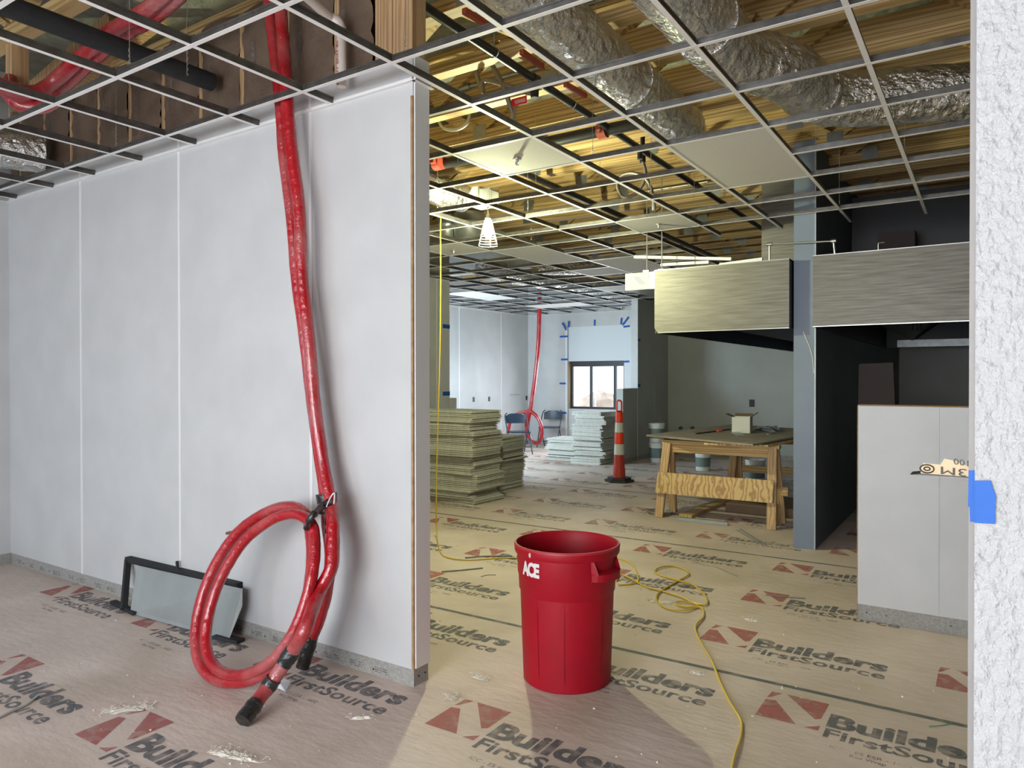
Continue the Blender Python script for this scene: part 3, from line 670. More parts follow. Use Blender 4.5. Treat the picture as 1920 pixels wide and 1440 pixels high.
# overhead line set in the left room
ov = lineset('red wrapped tubing curling above the ceiling grid at top left', tuple(at(150, 120, 2, 3.3)))
for k in range(2):
    off = 14 * k
    P = [at(x + off, y + off * .8, 2, z) for x, y, z in ((360, -60, 3.50), (285, 12, 3.46), (215, 55, 3.42), (160, 100, 3.38), (110, 145, 3.30), (72, 172, 3.2), (30, 170, 3.16), (-20, 150, 3.16))]
    MB().tube(catmull(P, 6), .042, 12, wob=.04).build('wrapped_tube', M_red, ov, True)
P = [at(x, y, 2, z) for x, y, z in ((20, 150, 3.3), (15, 175, 3.18), (40, 198, 3.12), (80, 200, 3.12), (110, 185, 3.14))]
MB().tube(catmull(P, 6), .04, 12, wob=.04).build('wrapped_tube', M_red, ov, True)
# far line set
fs = lineset('distant red tubing dropping to a coil in the far corner', tuple(at(1000, 836, 1, 12.9)))
MB().tube(catmull([at(x, y, 1, 12.9) for x, y in ((1012, 540), (1011, 600), (1009, 650), (1003, 710), (995, 765), (990, 790), (988, 820))], 5), .045, 10).build('wrapped_tube', M_red, fs, True)
MB().tube(catmull([at(x, y, 1, 12.9) for x, y in ((992, 770), (1008, 783), (1016, 805), (1012, 828), (998, 828), (988, 805), (988, 782))], 5, True), .04, 10, True).build('coiled_tube', M_red, fs, True)
MB().tube(catmull([at(x, y, 1, 12.9) for x, y in ((952, 812), (958, 788), (972, 775), (990, 771))], 5), .038, 10).build('wrapped_tube', M_red, fs, True)

# ------------------------------------------------------------------ framed sheet leaning on the wall
lf = thing('leaning_flashing', 'flat grey sheet metal panel with black foam edge leaning on the wall', 'sheet metal panel', tuple(fl(330, 1160)))
g = {}
bl, br = fl(245, 1150, .004), fl(425, 1200, .004)
tl = at(258, 1060, 1, WY - .06); trr = at(455, 1104, 1, WY - .06)
bl2, br2 = bl, br
nrm = (br2 - bl2).cross(tl - bl2).normalized()
if nrm.y > 0: nrm = -nrm
MB().prism([bl2, br2 + (br2 - bl2) * .02, trr - V((0, 0, .10)), trr, tl], nrm * .004).build('sheet', M_sheet, lf)
off = -nrm * .03
b0, b1, b2, b3 = fl(232, 1142, .02), at(240, 1048, 1, WY - .02), at(450, 1098, 1, WY - .02), fl(440, 1195, .02)
MB().beam(b0, b1, .035, .035, (0, 1, 0)).beam(b1, b2, .035, .045, (0, 1, 0)).beam(fl(212, 1128, .015), fl(255, 1150, .015), .04, .02).beam(fl(405, 1192, .012), fl(452, 1202, .012), .06, .018).build('foam_edge', M_foamdark, lf)
MB().tube([at(333, 1068, 1, WY - .03), at(332, 1052, 1, WY - .03)], .010, 8).build('foam_tab', M_foamdark, lf, True)
hl = onpl(433, 1166, bl2, nrm) + nrm * .006
MB().prism([hl, hl + V((.012, 0, .03)), hl + V((.006, 0, .055)), hl + V((-.006, 0, .02))], nrm * .001).build('cut_slot', M_decal, lf)

# ------------------------------------------------------------------ red bin
bc = fl(1063, 1304); dirc = V((-bc.x, -bc.y, 0)).normalized(); BR = .222
bc = V((bc.x, bc.y, 0)) - dirc * BR
BH = .690
bn = thing('trash_bin', 'tall red plastic rubbish bin standing on the printed floor wrap', 'bin', tuple(bc))
prof = [(.001, .012), (.205, .012), (.215, 0), (.221, .006), (.223, .05), (.2365, .445), (.2365, .452), (.243, .462), (.246, .53), (.2505, .545), (.2535, .635), (.2535, .640), (.262, .643), (.266, .652), (.2675, .684), (.264, .690), (.258, .690), (.254, .683), (.246, .64), (.240, .53), (.216, .03), (.001, .02)]
MB().lathe(bc, prof, 72).build('bin_body', M_bin, bn, True)
MB().lathe(bc, [(.2585, .6905), (.2645, .6905), (.2685, .684), (.2685, .680)], 72).build('rim_edge', M_binrim, bn, True)
ang0 = math.atan2(dirc.y, dirc.x)
def cyl(ang, r_, z): return bc + V((math.cos(ang0 + ang) * r_, math.sin(ang0 + ang) * r_, z))
# shallow vertical panels moulded in the body
pnl = MB()
for c_, hw_ in ((R(-20), .30), (R(62), .25), (R(180), .3)):
    for sgn in (-1, 1):
        for k in range(2):
            a_ = c_ + sgn * hw_; pnl.add([cyl(a_ - .006, .2245 - .0 + .0008, .06), cyl(a_ + .006, .2245 + .0008, .06), cyl(a_ + .006, .2345 + .0012, .40), cyl(a_ - .006, .2345 + .0012, .40)], [(0, 1, 2, 3)])
pnl.build('moulded_rib', M_bin, bn)
for hang in (R(50), R(50) + math.pi):
    h_ = MB(); n = 10; vs_ = []
    for i in range(n + 1):
        t = -1 + 2 * i / n; a_ = hang + t * .40
        out = .262 + .034 * (1 - abs(t) ** 3)
        for r_, z in ((.252, .592), (out, .582), (out, .548), (.250, .540)): vs_.append(cyl(a_, r_, z))
    fs_ = []
    for i in range(n):
        for k in range(4): fs_.append((i * 4 + k, i * 4 + (k + 1) % 4, (i + 1) * 4 + (k + 1) % 4, (i + 1) * 4 + k))
    fs_ += [(0, 1, 2, 3), (n * 4 + 3, n * 4 + 2, n * 4 + 1, n * 4)]
    h_.add(vs_, fs_)
    for sgn in (-1, 1):
        a_ = hang + sgn * .40
        h_.add([cyl(a_, .253, .64), cyl(a_ - sgn * .05, .262, .64), cyl(a_ - sgn * .09, .285, .582), cyl(a_, .255, .582), cyl(a_, .250, .540)], [(0, 1, 2, 3), (3, 2, 4)])
    h_.build('handle', M_bin, bn)
vs_, fs_ = text('ACE', bold=0.055, xs=1, sp=.9)
ab = MB(); aw, ah = .120, .066; ac = R(-45)
ab.add([cyl(ac + (x - .5) * aw / .2525 , .2535 + .001, .560 + y * ah) for x, y in vs_], fs_); ab.build('bin_lettering', M_decal, bn)
MB().lathe(cyl(R(-42), .2665, .665), [(.001, -.014), (.006, -.008), (.007, .004), (.001, .012)], 10).build('paint_blob', M_card, bn, True)

# ------------------------------------------------------------------ yellow cord
foot = fl(822, 1008)
hang_pts = [at(x, y, 1, foot.y) for x, y in ((829, 392), (826, 420), (826, 520), (825, 640), (822, 760), (819, 870), (818, 950), (819, 1000))]
floorpts = [(826, 1036), (845, 1047), (880, 1050), (930, 1047), (975, 1046), (1040, 1046), (1110, 1044), (1165, 1049), (1187, 1062), (1197, 1085), (1190, 1094), (1160, 1097)]
P = hang_pts + [fl(x, y, .006) for x, y in floorpts]
cd_ = thing('extension_cord', 'yellow extension cord dropping by the tile stack to the floor', 'cord', tuple(foot))
MB().tube(catmull(P, 6), .0064, 8).build('cable', M_cord, cd_, True)
MB().beam(at(829, 392, 1, foot.y), at(833, 372, 1, foot.y), .02, .02).build('plug', M_cord, cd_)
loop2 = [(1155, 1090), (1165, 1078), (1185, 1086), (1210, 1100), (1240, 1108), (1275, 1118), (1300, 1130), (1322, 1134), (1326, 1126), (1318, 1112), (1298, 1096), (1270, 1088), (1236, 1078), (1228, 1070), (1240, 1063), (1265, 1062), (1287, 1070), (1290, 1078), (1270, 1090), (1240, 1108), (1231, 1118), (1235, 1132), (1255, 1142), (1285, 1144), (1310, 1137), (1295, 1130), (1272, 1128), (1268, 1133), (1285, 1138), (1312, 1138), (1319, 1146), (1318, 1158), (1306, 1170), (1305, 1185), (1318, 1212), (1335, 1240), (1350, 1278), (1368, 1315), (1385, 1343), (1391, 1360), (1388, 1385), (1378, 1415), (1368, 1460)]
P = [fl(x, y, .006 + .004 * (i % 3)) for i, (x, y) in enumerate(loop2)]
one('extension_cord', 'yellow cord looped on the floor right of the red bin', 'cord', MB().tube(catmull(P, 6), .0064, 8), M_cord, tuple(P[0]), smooth=True)

# ------------------------------------------------------------------ stacks of ceiling tiles
def nth(k): return '%d%s' % (k, 'th' if 10 < k % 100 < 14 else {1: 'st', 2: 'nd', 3: 'rd'}.get(k % 10, 'th'))
def stack(cx, cy, w_, d_, n, grp, lab, toplab, jit=.02, lean=0.0, rot=0.0, seed=1):
    rnd = random.Random(seed); th = .0225; z = 0.0; bx = by = 0
    me_cache = {}
    for i in range(n):
        if i == 0 or rnd.random() < .36: bx = rnd.uniform(-jit, jit) * 1.5; by = rnd.uniform(-jit, jit) * 1.8; br_ = rnd.uniform(-.05, .05)
        key = i % 4
        if key not in me_cache:
            b = MB(); e = .013
            b.box(-w_ / 2, w_ / 2, -d_ / 2, d_ / 2, th * .05, th * .60); b.box(-w_ / 2 + e, w_ / 2 - e, -d_ / 2 + e, d_ / 2 - e, th * .62, th * .97)
            me = b.build('ceiling_tile_board', M_tiledge); me_cache[key] = me; o = me
        else:
            o = me_cache[key].copy(); COL.objects.link(o)
        o.location = (cx + bx + rnd.uniform(-.012, .012) + lean * i / n, cy + by + rnd.uniform(-.008, .008), z); o.rotation_euler = (0, 0, rot + br_)
        tag(o, toplab if i == n - 1 else lab + (', lowest, on the floor' if i == 0 else ', %s layer from the floor' % nth(i + 1)), 'ceiling tile', grp); z += th
    return z
stack(-5.75, 7.22, 1.21, .60, 50, 'tiles of the tall front stack by the partition', 'off white tile in the tall front left stack', 'off white tile board, topmost of the tall front left stack', .03, .03, 0, 2)
stack(-5.66, 8.12, .62, .61, 33, 'tiles of the lower stack behind the tall one', 'off white tile in the lower stack behind the tall one', 'topmost tile board of the lower stack behind the tall one', .025, 0, .02, 3)
stack(-5.93, 11.72, .60, .62, 41, 'tiles of the tall stack by the low wall', 'grey white tile in the tall stack against the low wall', 'topmost tile board of the tall stack against the low wall', .025, 0, 0, 4)
stack(-6.60, 11.95, .62, .62, 18, 'tiles of the short stack left of the tall far one', 'grey white tile in the short far stack under the window', 'topmost tile board of the short far stack under the window', .02, 0, 0, 5)
stack(-6.35, 12.8, .6, .6, 24, 'tiles of the middle height stack farthest back', 'grey white tile in the farthest stack before the window', 'topmost tile board of the farthest stack before the window', .02, 0, 0, 6)

# ------------------------------------------------------------------ delineator cone
cc = fl(1161, 903)
cn = thing('traffic_delineator', 'orange and white striped traffic delineator post on black base', 'traffic cone', tuple(cc))
hexp = [(cc.x + .215 * math.cos(R(60 * k + 20)), cc.y + .215 * math.sin(R(60 * k + 20)), 0) for k in range(6)]
MB().prism(hexp, (0, 0, .035)).prism([(cc.x + (x - cc.x) * .8, cc.y + (y - cc.y) * .8, .035) for x, y, z in hexp], (0, 0, .03)).build('rubber_base', M_black, cn)
def cr_(z): return .088 - .038 * (z / 1.03)
MB().lathe((cc.x, cc.y, 0), [(cr_(.065) + .006, .065), (cr_(.2) + .006, .2), (cr_(.2), .205), (cr_(1.03), 1.03), (.03, 1.045)], 28, True).build('post_body', M_conebody, cn, True)
for z0, z1, m_ in ((.40, .555, M_reflect), (.565, .715, M_orange), (.725, .87, M_reflect), (.88, 1.02, M_orange)):
    MB().lathe((cc.x, cc.y, 0), [(cr_(z0), z0), (cr_(z0) + .003, z0), (cr_(z1) + .003, z1), (cr_(z1), z1)], 28).build('reflective_band', m_, cn, True)
hd = [cc + V((_c * a_, _s * a_, z)) for a_, z in ((-.035, 1.04), (-.035, 1.15), (-.022, 1.185), (0, 1.195), (.022, 1.185), (.035, 1.15), (.035, 1.04))]
MB().tube(catmull(hd, 4), .013, 8).build('grab_handle', M_orange, cn, True)

# ------------------------------------------------------------------ work table: plywood top on sawhorses
TZ = .865
pA, pB = fl(1212, 818, TZ), fl(1412, 836, TZ)
pC = fl(1372, 798, TZ); pD = pB + (pC - pA)
MBt = MB().prism([pA, pB, pD, pC], (0, 0, .018))
tt = one('plywood_sheet', 'dusty brown plywood sheet laid flat as a table top', 'table top', MBt, M_plydark, tuple((pA + pB) / 2))
# second sheet underneath, slightly turned
q1, q2 = fl(1320, 834, TZ - .03), fl(1440, 838, TZ - .03)
one('plywood_sheet', 'second plywood sheet sticking out under the table top', 'table top', MB().prism([q1, q2, q2 + V((.25, 2.2, 0)), q1 + V((.2, 2.2, 0))], (0, 0, .02)), M_ply, tuple(q1))
def sawhorse(y, x0, x1, lab, panel=True):
    t = thing('sawhorse', lab, 'sawhorse', ((x0 + x1) / 2, y, 0))
    MB().box(x0 - .02, x1 + .02, y - .045, y + .045, .795, .833).build('top_rail', M_woodx, t)
    MB().box(x0 + .02, x1 - .02, y - .02, y + .02, .70, .795).build('cross_rail', M_woodx, t)
    for xx in (x0 + .045, x1 - .045):
        for sg in (-1, 1):
            MB().beam((xx - (.03 if xx < (x0 + x1) / 2 else -.03), y + sg * .21, 0.0), (xx, y + sg * .045, .80), .089, .038, (0, 1, 0)).build('leg', M_woodz, t)
    if panel:
        MB().prism([(x0 - .02, y - .215, .27), (x1 + .0, y - .215, .27), (x1, y - .165, .49), (x0 - .01, y - .165, .49)], (0, -.016, 0)).build('plywood_brace', M_ply, t)
        MB().box(x0 - .06, x0 + .0, y + .12, y + .16, .3, .39).box(x1, x1 + .07, y + .12, y + .16, .3, .39).build('rail_end', M_woodx, t)
    MB().box(x0, x1, y + .13, y + .165, .30, .39).build('rear_rail', M_woodx, t)
s0, s1 = fl(1240, 972), fl(1462, 988)
yy = 7.68
sawhorse(yy, -3.02, -1.80, 'wooden sawhorse with wavy grained plywood brace under the table front')
sawhorse(9.35, -2.75, -1.6, 'wooden sawhorse under the rear of the plywood table', False)
bx = fl(1389, 812, TZ + .018)
cb = thing('carton', 'small white open carton on the plywood table', 'box', tuple(bx))
fwd = V((.83, .55, 0)); side = V((-.55, .83, 0)); fwd = V((1, .12, 0)).normalized(); side = V((-.12, 1, 0)).normalized()
cw, ch = .205, .185; o_ = bx - fwd * cw / 2
b = MB()
for a_, c_ in ((o_, o_ + fwd * cw), (o_ + fwd * cw, o_ + fwd * cw + side * .2), (o_ + fwd * cw + side * .2, o_ + side * .2), (o_ + side * .2, o_)):
    b.prism([a_, c_, c_ + V((0, 0, ch)), a_ + V((0, 0, ch))], (c_ - a_).cross(V((0, 0, 1))).normalized() * -.003)
b.prism([o_, o_ + fwd * cw, o_ + fwd * cw + side * .2, o_ + side * .2], (0, 0, .003))
b.build('carton_body', M_card, cb)
t4 = V((0, 0, ch))
fl4 = MB().prism([o_ + t4, o_ + t4 + side * .2, o_ + t4 + side * .2 - fwd * .075 + V((0, 0, .03)), o_ + t4 - fwd * .075 + V((0, 0, .03))], (0, 0, .003))
e_ = o_ + fwd * cw
fl4.prism([e_ + t4, e_ + t4 + side * .2, e_ + t4 + side * .2 + fwd * .07 + V((0, 0, .05)), e_ + t4 + fwd * .07 + V((0, 0, .05))], (0, 0, .003))
fl4.prism([o_ + t4 + side * .2, e_ + t4 + side * .2, e_ + t4 + side * .26 + V((0, 0, .03)), o_ + t4 + side * .26 + V((0, 0, .03))], (0, 0, .003))
fl4.build('carton_flap', M_cardb, cb)
b = MB().beam(fl(1306, 813, TZ + .025), fl(1368, 805, TZ + .025), .022, .014); one('caulking_rod', 'dark metal bar with red band on the table left', 'tool', b, M_black, tuple(fl(1306, 813, TZ + .018)))
one('red_band', 'small red marker lying across the dark metal bar', 'marker', MB().beam(fl(1345, 808, TZ + .034), fl(1352, 807, TZ + .034), .03, .012), M_orange, tuple(fl(1345, 808, TZ + .028)))
one('paper_scrap', 'crumpled grey scrap in front of the carton on the table', 'scrap', MB().add([fl(1368, 812, TZ + .02), fl(1382, 818, TZ + .022), fl(1396, 816, TZ + .02), fl(1388, 810, TZ + .035), fl(1376, 809, TZ + .03)], [(0, 1, 4), (1, 2, 3), (1, 3, 4)]), M_sheet, tuple(fl(1380, 814, TZ + .018)))
one('square_ruler', 'L shaped metal square at the right side of the table', 'tool', MB().beam(fl(1440, 814, TZ + .022), fl(1460, 803, TZ + .022), .03, .004).beam(fl(1440, 814, TZ + .022), fl(1470, 810, TZ + .022), .02, .004), M_galv, tuple(fl(1440, 814, TZ + .018)))
b = MB()
for k in range(7):
    a_, c_ = fl(1415 + k * 5, 806 - (k % 3) * 3, TZ + .025), fl(1440 + k * 4, 800 + (k % 4) * 3, TZ + .04); b.beam(a_, c_, .02, .02)
one('hardware_pile', 'small heap of metal offcuts behind the carton', 'offcuts', b, M_galv, tuple(fl(1430, 805, TZ + .018)), kind='stuff')
# pails
def pail(x, y, z, lab, grp=None, s=1.0, full=True):
    t = thing('pail', lab, 'bucket', (x, y, z), grp)
    MB().lathe((x, y, z), [(.001, 0), (.128 * s, 0), (.132 * s, .01), (.145 * s, .33 * s), (.150 * s, .335 * s), (.150 * s, .35 * s), (.145 * s, .355 * s), (.14 * s, .355 * s), (.128 * s, .02), (.001, .02)], 32).build('pail_body', M_plastic, t, True)
    MB().lathe((x, y, z), [(.1352 * s, .08 * s), (.1362 * s, .08 * s), (.1435 * s, .26 * s), (.1425 * s, .26 * s)], 32).build('printed_label', M_label, t, True)
    MB().lathe((x, y, z), [(.1425 * s, .285 * s), (.1515 * s, .287 * s), (.1515 * s, .295 * s), (.1435 * s, .297 * s)], 32).build('pail_ring', M_plastic, t, True)
    hp_ = [(x + .148 * s * math.cos(R(a_)) * 1.0, y - .02, z + .31 * s + .15 * s * math.sin(R(a_)) * (.9 if full else -.6)) for a_ in range(0, 181, 20)]
    MB().tube(catmull(hp_, 3), .0022, 6).build('wire_handle', M_hang, t, True)
p_ = fl(1232, 866)
pail(p_.x, p_.y, 0, 'white labelled pail, lower of the stack behind the table', full=False)
pail(p_.x - .01, p_.y + .01, .357, 'white pail standing on top of the labelled pail behind the table', s=.97)
p_ = fl(1318, 882); pail(p_.x, p_.y, 0, 'white pail seen under the table behind the sawhorse', s=.85, full=False)
p_ = fl(1416, 905); pail(p_.x, p_.y, 0, 'white pail under the right side of the table', s=.95, full=False)
# boards and metal strip on floor under table
a_, b_ = fl(1285, 968, .02), fl(1375, 932, .02)
one('lumber_board', 'wide wooden plank lying on the floor under the table', 'plank', MB().beam(a_, b_, .14, .036), M_woody, tuple(a_))
a_, b_ = fl(1268, 972, .02), fl(1365, 982, .02)
one('metal_track', 'grey metal track section on the floor before the table', 'metal track', MB().beam(a_, b_, .04, .034), M_sheet, tuple(a_))
one('floor_pallet', 'dark flat crate lying under the table on the right', 'crate', MB().box(-2.5, -1.75, 8.2, 9.0, 0, .10), M_cardb, (-2.1, 8.6, 0), bevel=.005)
wc = fl(1237, 962, .01); b = MB()
for k in range(5): b.tube([(wc.x + (.115 + .008 * k) * math.cos(R(a_)), wc.y + (.10 + .006 * k) * math.sin(R(a_)), .008 + .007 * k) for a_ in range(0, 360, 15)], .004, 6, True)
one('wire_coil', 'coil of grey wire on the floor at the left sawhorse leg', 'wire coil', b, M_hang, tuple(wc), smooth=True)
for q in (((1388, 992), (1436, 1021)), ((1382, 994), (1430, 1021))):
    a_, b_ = fl(*q[0], .008), fl(*q[1], .008)
    one('metal_rod', 'thin grey rod on the floor left of the blue wall base', 'rod', MB().tube([a_, b_], .006, 8), M_galv, tuple(a_), 'pair of rods near the blue wall')

# ------------------------------------------------------------------ kitchen hoods
HZ0, HZ1 = 1.96, 2.575
def hood(lab, x0, x1, y0, y1, cham):
    t = thing('exhaust_hood', lab, 'kitchen hood', ((x0 + x1) / 2, y0, HZ0))
    if cham: MB().prism([(x0, y0, HZ0 + .05), (x0 + .035, y0, HZ0), (x1, y0, HZ0), (x1, y0, HZ1), (x0, y0, HZ1)], (0, .02, 0)).build('end_panel', M_steel, t)
    else: MB().box(x0, x1, y0, y0 + .02, HZ0, HZ1).build('end_panel', M_steel, t)
    MB().box(x0, x0 + .015, y0 + .02, y1, HZ0, HZ1).box(x1 - .015, x1, y0 + .02, y1, HZ0, HZ1).box(x0, x1, y1, y1 + .015, HZ0, HZ1).build('side_panel', M_dark, t)
    MB().box(x0, x1, y0 + .02, y1, HZ1 - .015, HZ1).build('top_panel', M_dark, t)
    MB().prism([(x0 + .35, y0 + .03, HZ0 + .12), (x1 - .35, y0 + .03, HZ1 - .06), (x1 - .34, y0 + .03, HZ1 - .08), (x0 + .36, y0 + .03, HZ0 + .09)], (0, y1 - y0 - .05, 0)).build('filter_bank', M_dark, t)
    MB().box(x0, x1, y0 - .004, y0, HZ1 - .006, HZ1).box(x0 + (.035 if cham else 0), x1, y0 - .004, y0, HZ0, HZ0 + .006).build('hemmed_edge', M_steelclean, t)
    return t
h1 = hood('left brushed steel kitchen hood end with a chamfered lower corner', -2.735, -1.475, 6.68, 12.6, True)
h2 = hood('right brushed steel kitchen hood end beside the doorway wall', -1.272, .02, 6.64, 11.9, False)
lp = MB().box(-2.12, -1.8, 7.8, 8.35, HZ0 + .18, HZ0 + .24).build('light_housing', M_galv, h1)
MB().box(-1.1, .0, 11.7, 11.9, HZ0 - .0, HZ0 + .1).build('lower_lip', M_galv, h2)
b = MB()
for k in range(3): b.tube([(-.62 + k * .035, 8.0, HZ0 + .02), (-.62 + k * .035, 8.0, HZ0 + .13)], .01, 8)
b.build('sprinkler_drop', M_black, h2, True)
sb = thing('supply_air_box', 'white wrapped supply air box on the left side of the hood', 'air supply box', (-2.9, 6.72, 2.40))
MB().box(-3.05, -2.745, 6.70, 12.3, 2.40, 2.565).build('box_body', M_steelclean, sb)
MB().box(-3.052, -2.80, 6.694, 6.70, 2.398, 2.567).build('white_film', M_card, sb)
b = MB()
for k in range(3): b.beam((-2.96 + k * .02, 6.692, 2.53), (-2.88 + k * .02, 6.692, 2.45), .004, .001, (0, 1, 0))
b.build('film_print', M_tape, sb)
for (px_, py_) in ((1213, 512), (1241, 500)):
    q = at(px_, py_, 1, 6.85); MB().tube([(q.x, 6.85, 2.56), (q.x, 6.85, ZT)], .006, 8).box(q.x - .03, q.x + .03, 6.82, 6.88, 2.565, 2.605).build('threaded_hanger', M_hang, sb, True)
# fluorescent housings / strips on hood top
for i, ((ax_, ay_), (bx_, by_)) in enumerate((((1190, 482), (1372, 486)), ((1240, 497), (1330, 492)), ((1350, 497), (1430, 486)))):
    pa, pb = at(ax_, ay_, 1, 7.3), at(bx_, by_, 1, 7.3)
    pa.z = max(pa.z, 2.61); pb.z = max(pb.z, 2.61)
    one('steel_strip', ['long bright metal strip lying above the left hood', 'short metal strip nearest the supply box', 'bright metal strip near the hood pipe fitting'][i], 'metal strip', MB().beam(pa, pb, .05, .03), M_grid, tuple(pa))
# pipe loop from hood to hood
lpz = 2.74
a1_, a2_ = at(1443, 487, 1, 6.76), at(1443, 458, 1, 6.76); a3_, a4_ = at(1563, 452, 1, 6.72), at(1566, 478, 1, 6.72)
hp_ = thing('chrome_pipe', 'thin chrome pipe bridging the two hoods across the blue wall', 'pipe', tuple(a1_))
MB().tube([V((a1_.x, 6.76, HZ1)), a2_], .009, 10).tube([a2_, a3_], .008, 10).tube([a3_, V((a4_.x, 6.72, HZ1))], .009, 10).build('pipe_run', M_steelclean, hp_, True)
MB().tube([a2_ - V((.02, 0, 0)), a2_ + V((.02, 0, 0))], .017, 12).tube([a3_ - V((.02, 0, 0)), a3_ + V((.02, 0, 0))], .017, 12).build('elbow', M_steelclean, hp_, True)
q = at(1647, 470, 1, 6.72); one('hook_rod', 'small bent rod standing on top of the right hood', 'rod', MB().tube(catmull([(q.x, 6.72, HZ1), (q.x, 6.72, HZ1 + .06), (q.x + .01, 6.72, HZ1 + .07), (q.x + .045, 6.72, HZ1 + .07)], 4), .004, 8), M_steelclean, (q.x, 6.72, HZ1), smooth=True)
# exhaust duct riser behind left hood and drywall bulkhead left of the blue wall
one('exhaust_riser', 'dull metal duct riser behind the left hood, left of the blue wall', 'duct', MB().box(-1.95, -1.49, 7.6, 8.2, HZ1, ZT - .01), M_steel, (-1.72, 7.9, HZ1))
one('wrapped_carton', 'dim pinkish wrapped box on top of the right hood', 'box', MB().box(-.95, -.62, 8.2, 8.5, HZ1, HZ1 + .42), M_cartondark, (-.8, 8.35, HZ1))
struct('added_shade_panel', MB().box(BX1 + .01, 2.95, 8.75, 8.85, HZ1 + .005, 3.5), M_dark)  # added dark panel standing in for the unlit space above the right hood
# leaning box behind half wall
a_ = at(1690, 758, 1, 7.6); b_ = at(1652, 680, 1, 7.6)
one('leaning_carton', 'dark carton with pale lettering leaning behind the half wall', 'box', MB().prism([(a_.x, 7.6, 0), (a_.x - .38, 7.6, 0), (b_.x - .02 - .17, 7.6, b_.z - .01), (b_.x + .10, 7.6, b_.z)], (0, .12, 0)), M_cartondark, (a_.x - .2, 7.6, 0))
# ------------------------------------------------------------------ wall boxes
k = 0
for (px_, py_, lab) in ((888, 749, 'black outlet opening, left one on the far left wall'), (917, 748, 'black outlet opening, right one on the far left wall'), (987, 746, 'black outlet opening beside the distant red tubing')):
    q = at(px_, py_, 0, -8.92); one('outlet_box', lab, 'outlet', MB().box(-8.92, -8.913, q.y - .03, q.y + .03, q.z - .05, q.z + .05), M_black, (-8.92, q.y, q.z))
q = at(1410, 756, 1, 13.9); one('outlet_box', 'dark round outlet opening on the kitchen back wall', 'outlet', MB().box(q.x - .05, q.x + .05, 13.893, 13.9, q.z - .07, q.z + .07), M_black, (q.x, 13.9, q.z))
for (px_, lab) in ((1277, 'pipe stub left of two low on the kitchen wall'), (1299, 'pipe stub right of two low on the kitchen wall')):
    q = at(px_, 802, 1, 13.9); one('pipe_stub', lab, 'pipe', MB().tube([(q.x, 13.9, q.z), (q.x + .02, 13.78, q.z)], .03, 10), M_black, (q.x, 13.9, q.z), smooth=True)
q = at(965, 740, 0, -8.92); one('wall_lever', 'thin dark lever sticking out of the far left wall', 'lever', MB().beam((-8.92, q.y - .2, q.z), (-8.88, q.y + .12, q.z), .02, .02), M_galv, (-8.92, q.y, q.z))

# ------------------------------------------------------------------ folding chairs far
def fchair(x, y, rz, lab):
    t = bpy.data.objects.new('folding_chair', None); COL.objects.link(t); tag(t, lab, 'chair', None)
    def bb(name, mb, m=M_chair, sm=True): return mb.build(name, m, t, sm)
    seat = MB().box(-.2, .2, -.2, .2, .43, .455); bb('seat', seat, M_chair, False)
    back = []
    b = MB(); nn = 10; vs_ = []; fs_ = []
    for j, z in enumerate((.60, .68, .76, .80)):
        for i in range(nn + 1):
            tt_ = -1 + 2 * i / nn; hw_ = .2 if j < 3 else .17; vs_.append((tt_ * hw_, .235 + .03 * (1 - tt_ * tt_) + (z - .6) * .12, z - (.035 * abs(tt_) ** 4 if j == 3 else 0)))
    for j in range(3):
        for i in range(nn): fs_.append((j * (nn + 1) + i, j * (nn + 1) + i + 1, (j + 1) * (nn + 1) + i + 1, (j + 1) * (nn + 1) + i))
    n0 = len(vs_); b.add(vs_ + [(p[0], p[1] + .012, p[2]) for p in vs_], fs_ + [tuple(n0 + i for i in reversed(f)) for f in fs_]); bb('backrest', b)
    for sx in (-1, 1):
        bb('leg', MB().tube(catmull([(sx * .225, -.24, .01), (sx * .225, .0, .44), (sx * .222, .22, .74), (sx * .17, .26, .81)], 4), .012, 8))
        bb('leg', MB().tube([(sx * .205, .30, .01), (sx * .205, .02, .46)], .012, 8))
    bb('stretcher', MB().tube([(-.205, .24, .12), (.205, .24, .12)], .009, 6).tube([(-.225, -.16, .15), (.225, -.16, .15)], .009, 6))
    t.location = (x, y, 0); t.rotation_euler = (0, 0, rz)
    return t
q = fl(1035, 838); fchair(q.x, q.y - .1, R(15), 'dark blue folding chair facing us, before the window wall')
q = fl(972, 851); fchair(q.x, q.y, R(48), 'folding chair turned sideways, in front of the red coil')

# ------------------------------------------------------------------ cover sheet and blue tape at the service window
sx0, sx1 = at(1061, 700, 1, FY - .02).x, at(1197, 700, 1, FY - .02).x
one('cover_sheet', 'white plastic sheet taped above and right of the service window', 'cover sheet',
    MB().box(wx0, sx1, FY - .006, FY - .003, wz1, wz2 + .0).box(wx1 + .01, sx1, FY - .006, FY - .003, at(1180, 727, 1, FY).z, wz1).box(sx0, wx0, FY - .05, FY - .047, .1, wz2 - .02), M_sheetw, (-7, FY - .006, wz2))
def tstrip(px_, py_, l, w_, deg, y, lab='blue tape strip holding the sheet on the window wall'):
    q = at(px_, py_, 1, y); d = V((math.cos(R(deg)), 0, math.sin(R(deg)))); n_ = V((-d.z, 0, d.x))
    one('tape_strip', lab, 'tape', MB().prism([q - d * l / 2 - n_ * w_ / 2, q + d * l / 2 - n_ * w_ / 2, q + d * l / 2 + n_ * w_ / 2, q - d * l / 2 + n_ * w_ / 2], (0, -.002, 0)), M_tape, tuple(q), 'blue tape strips around the service window')
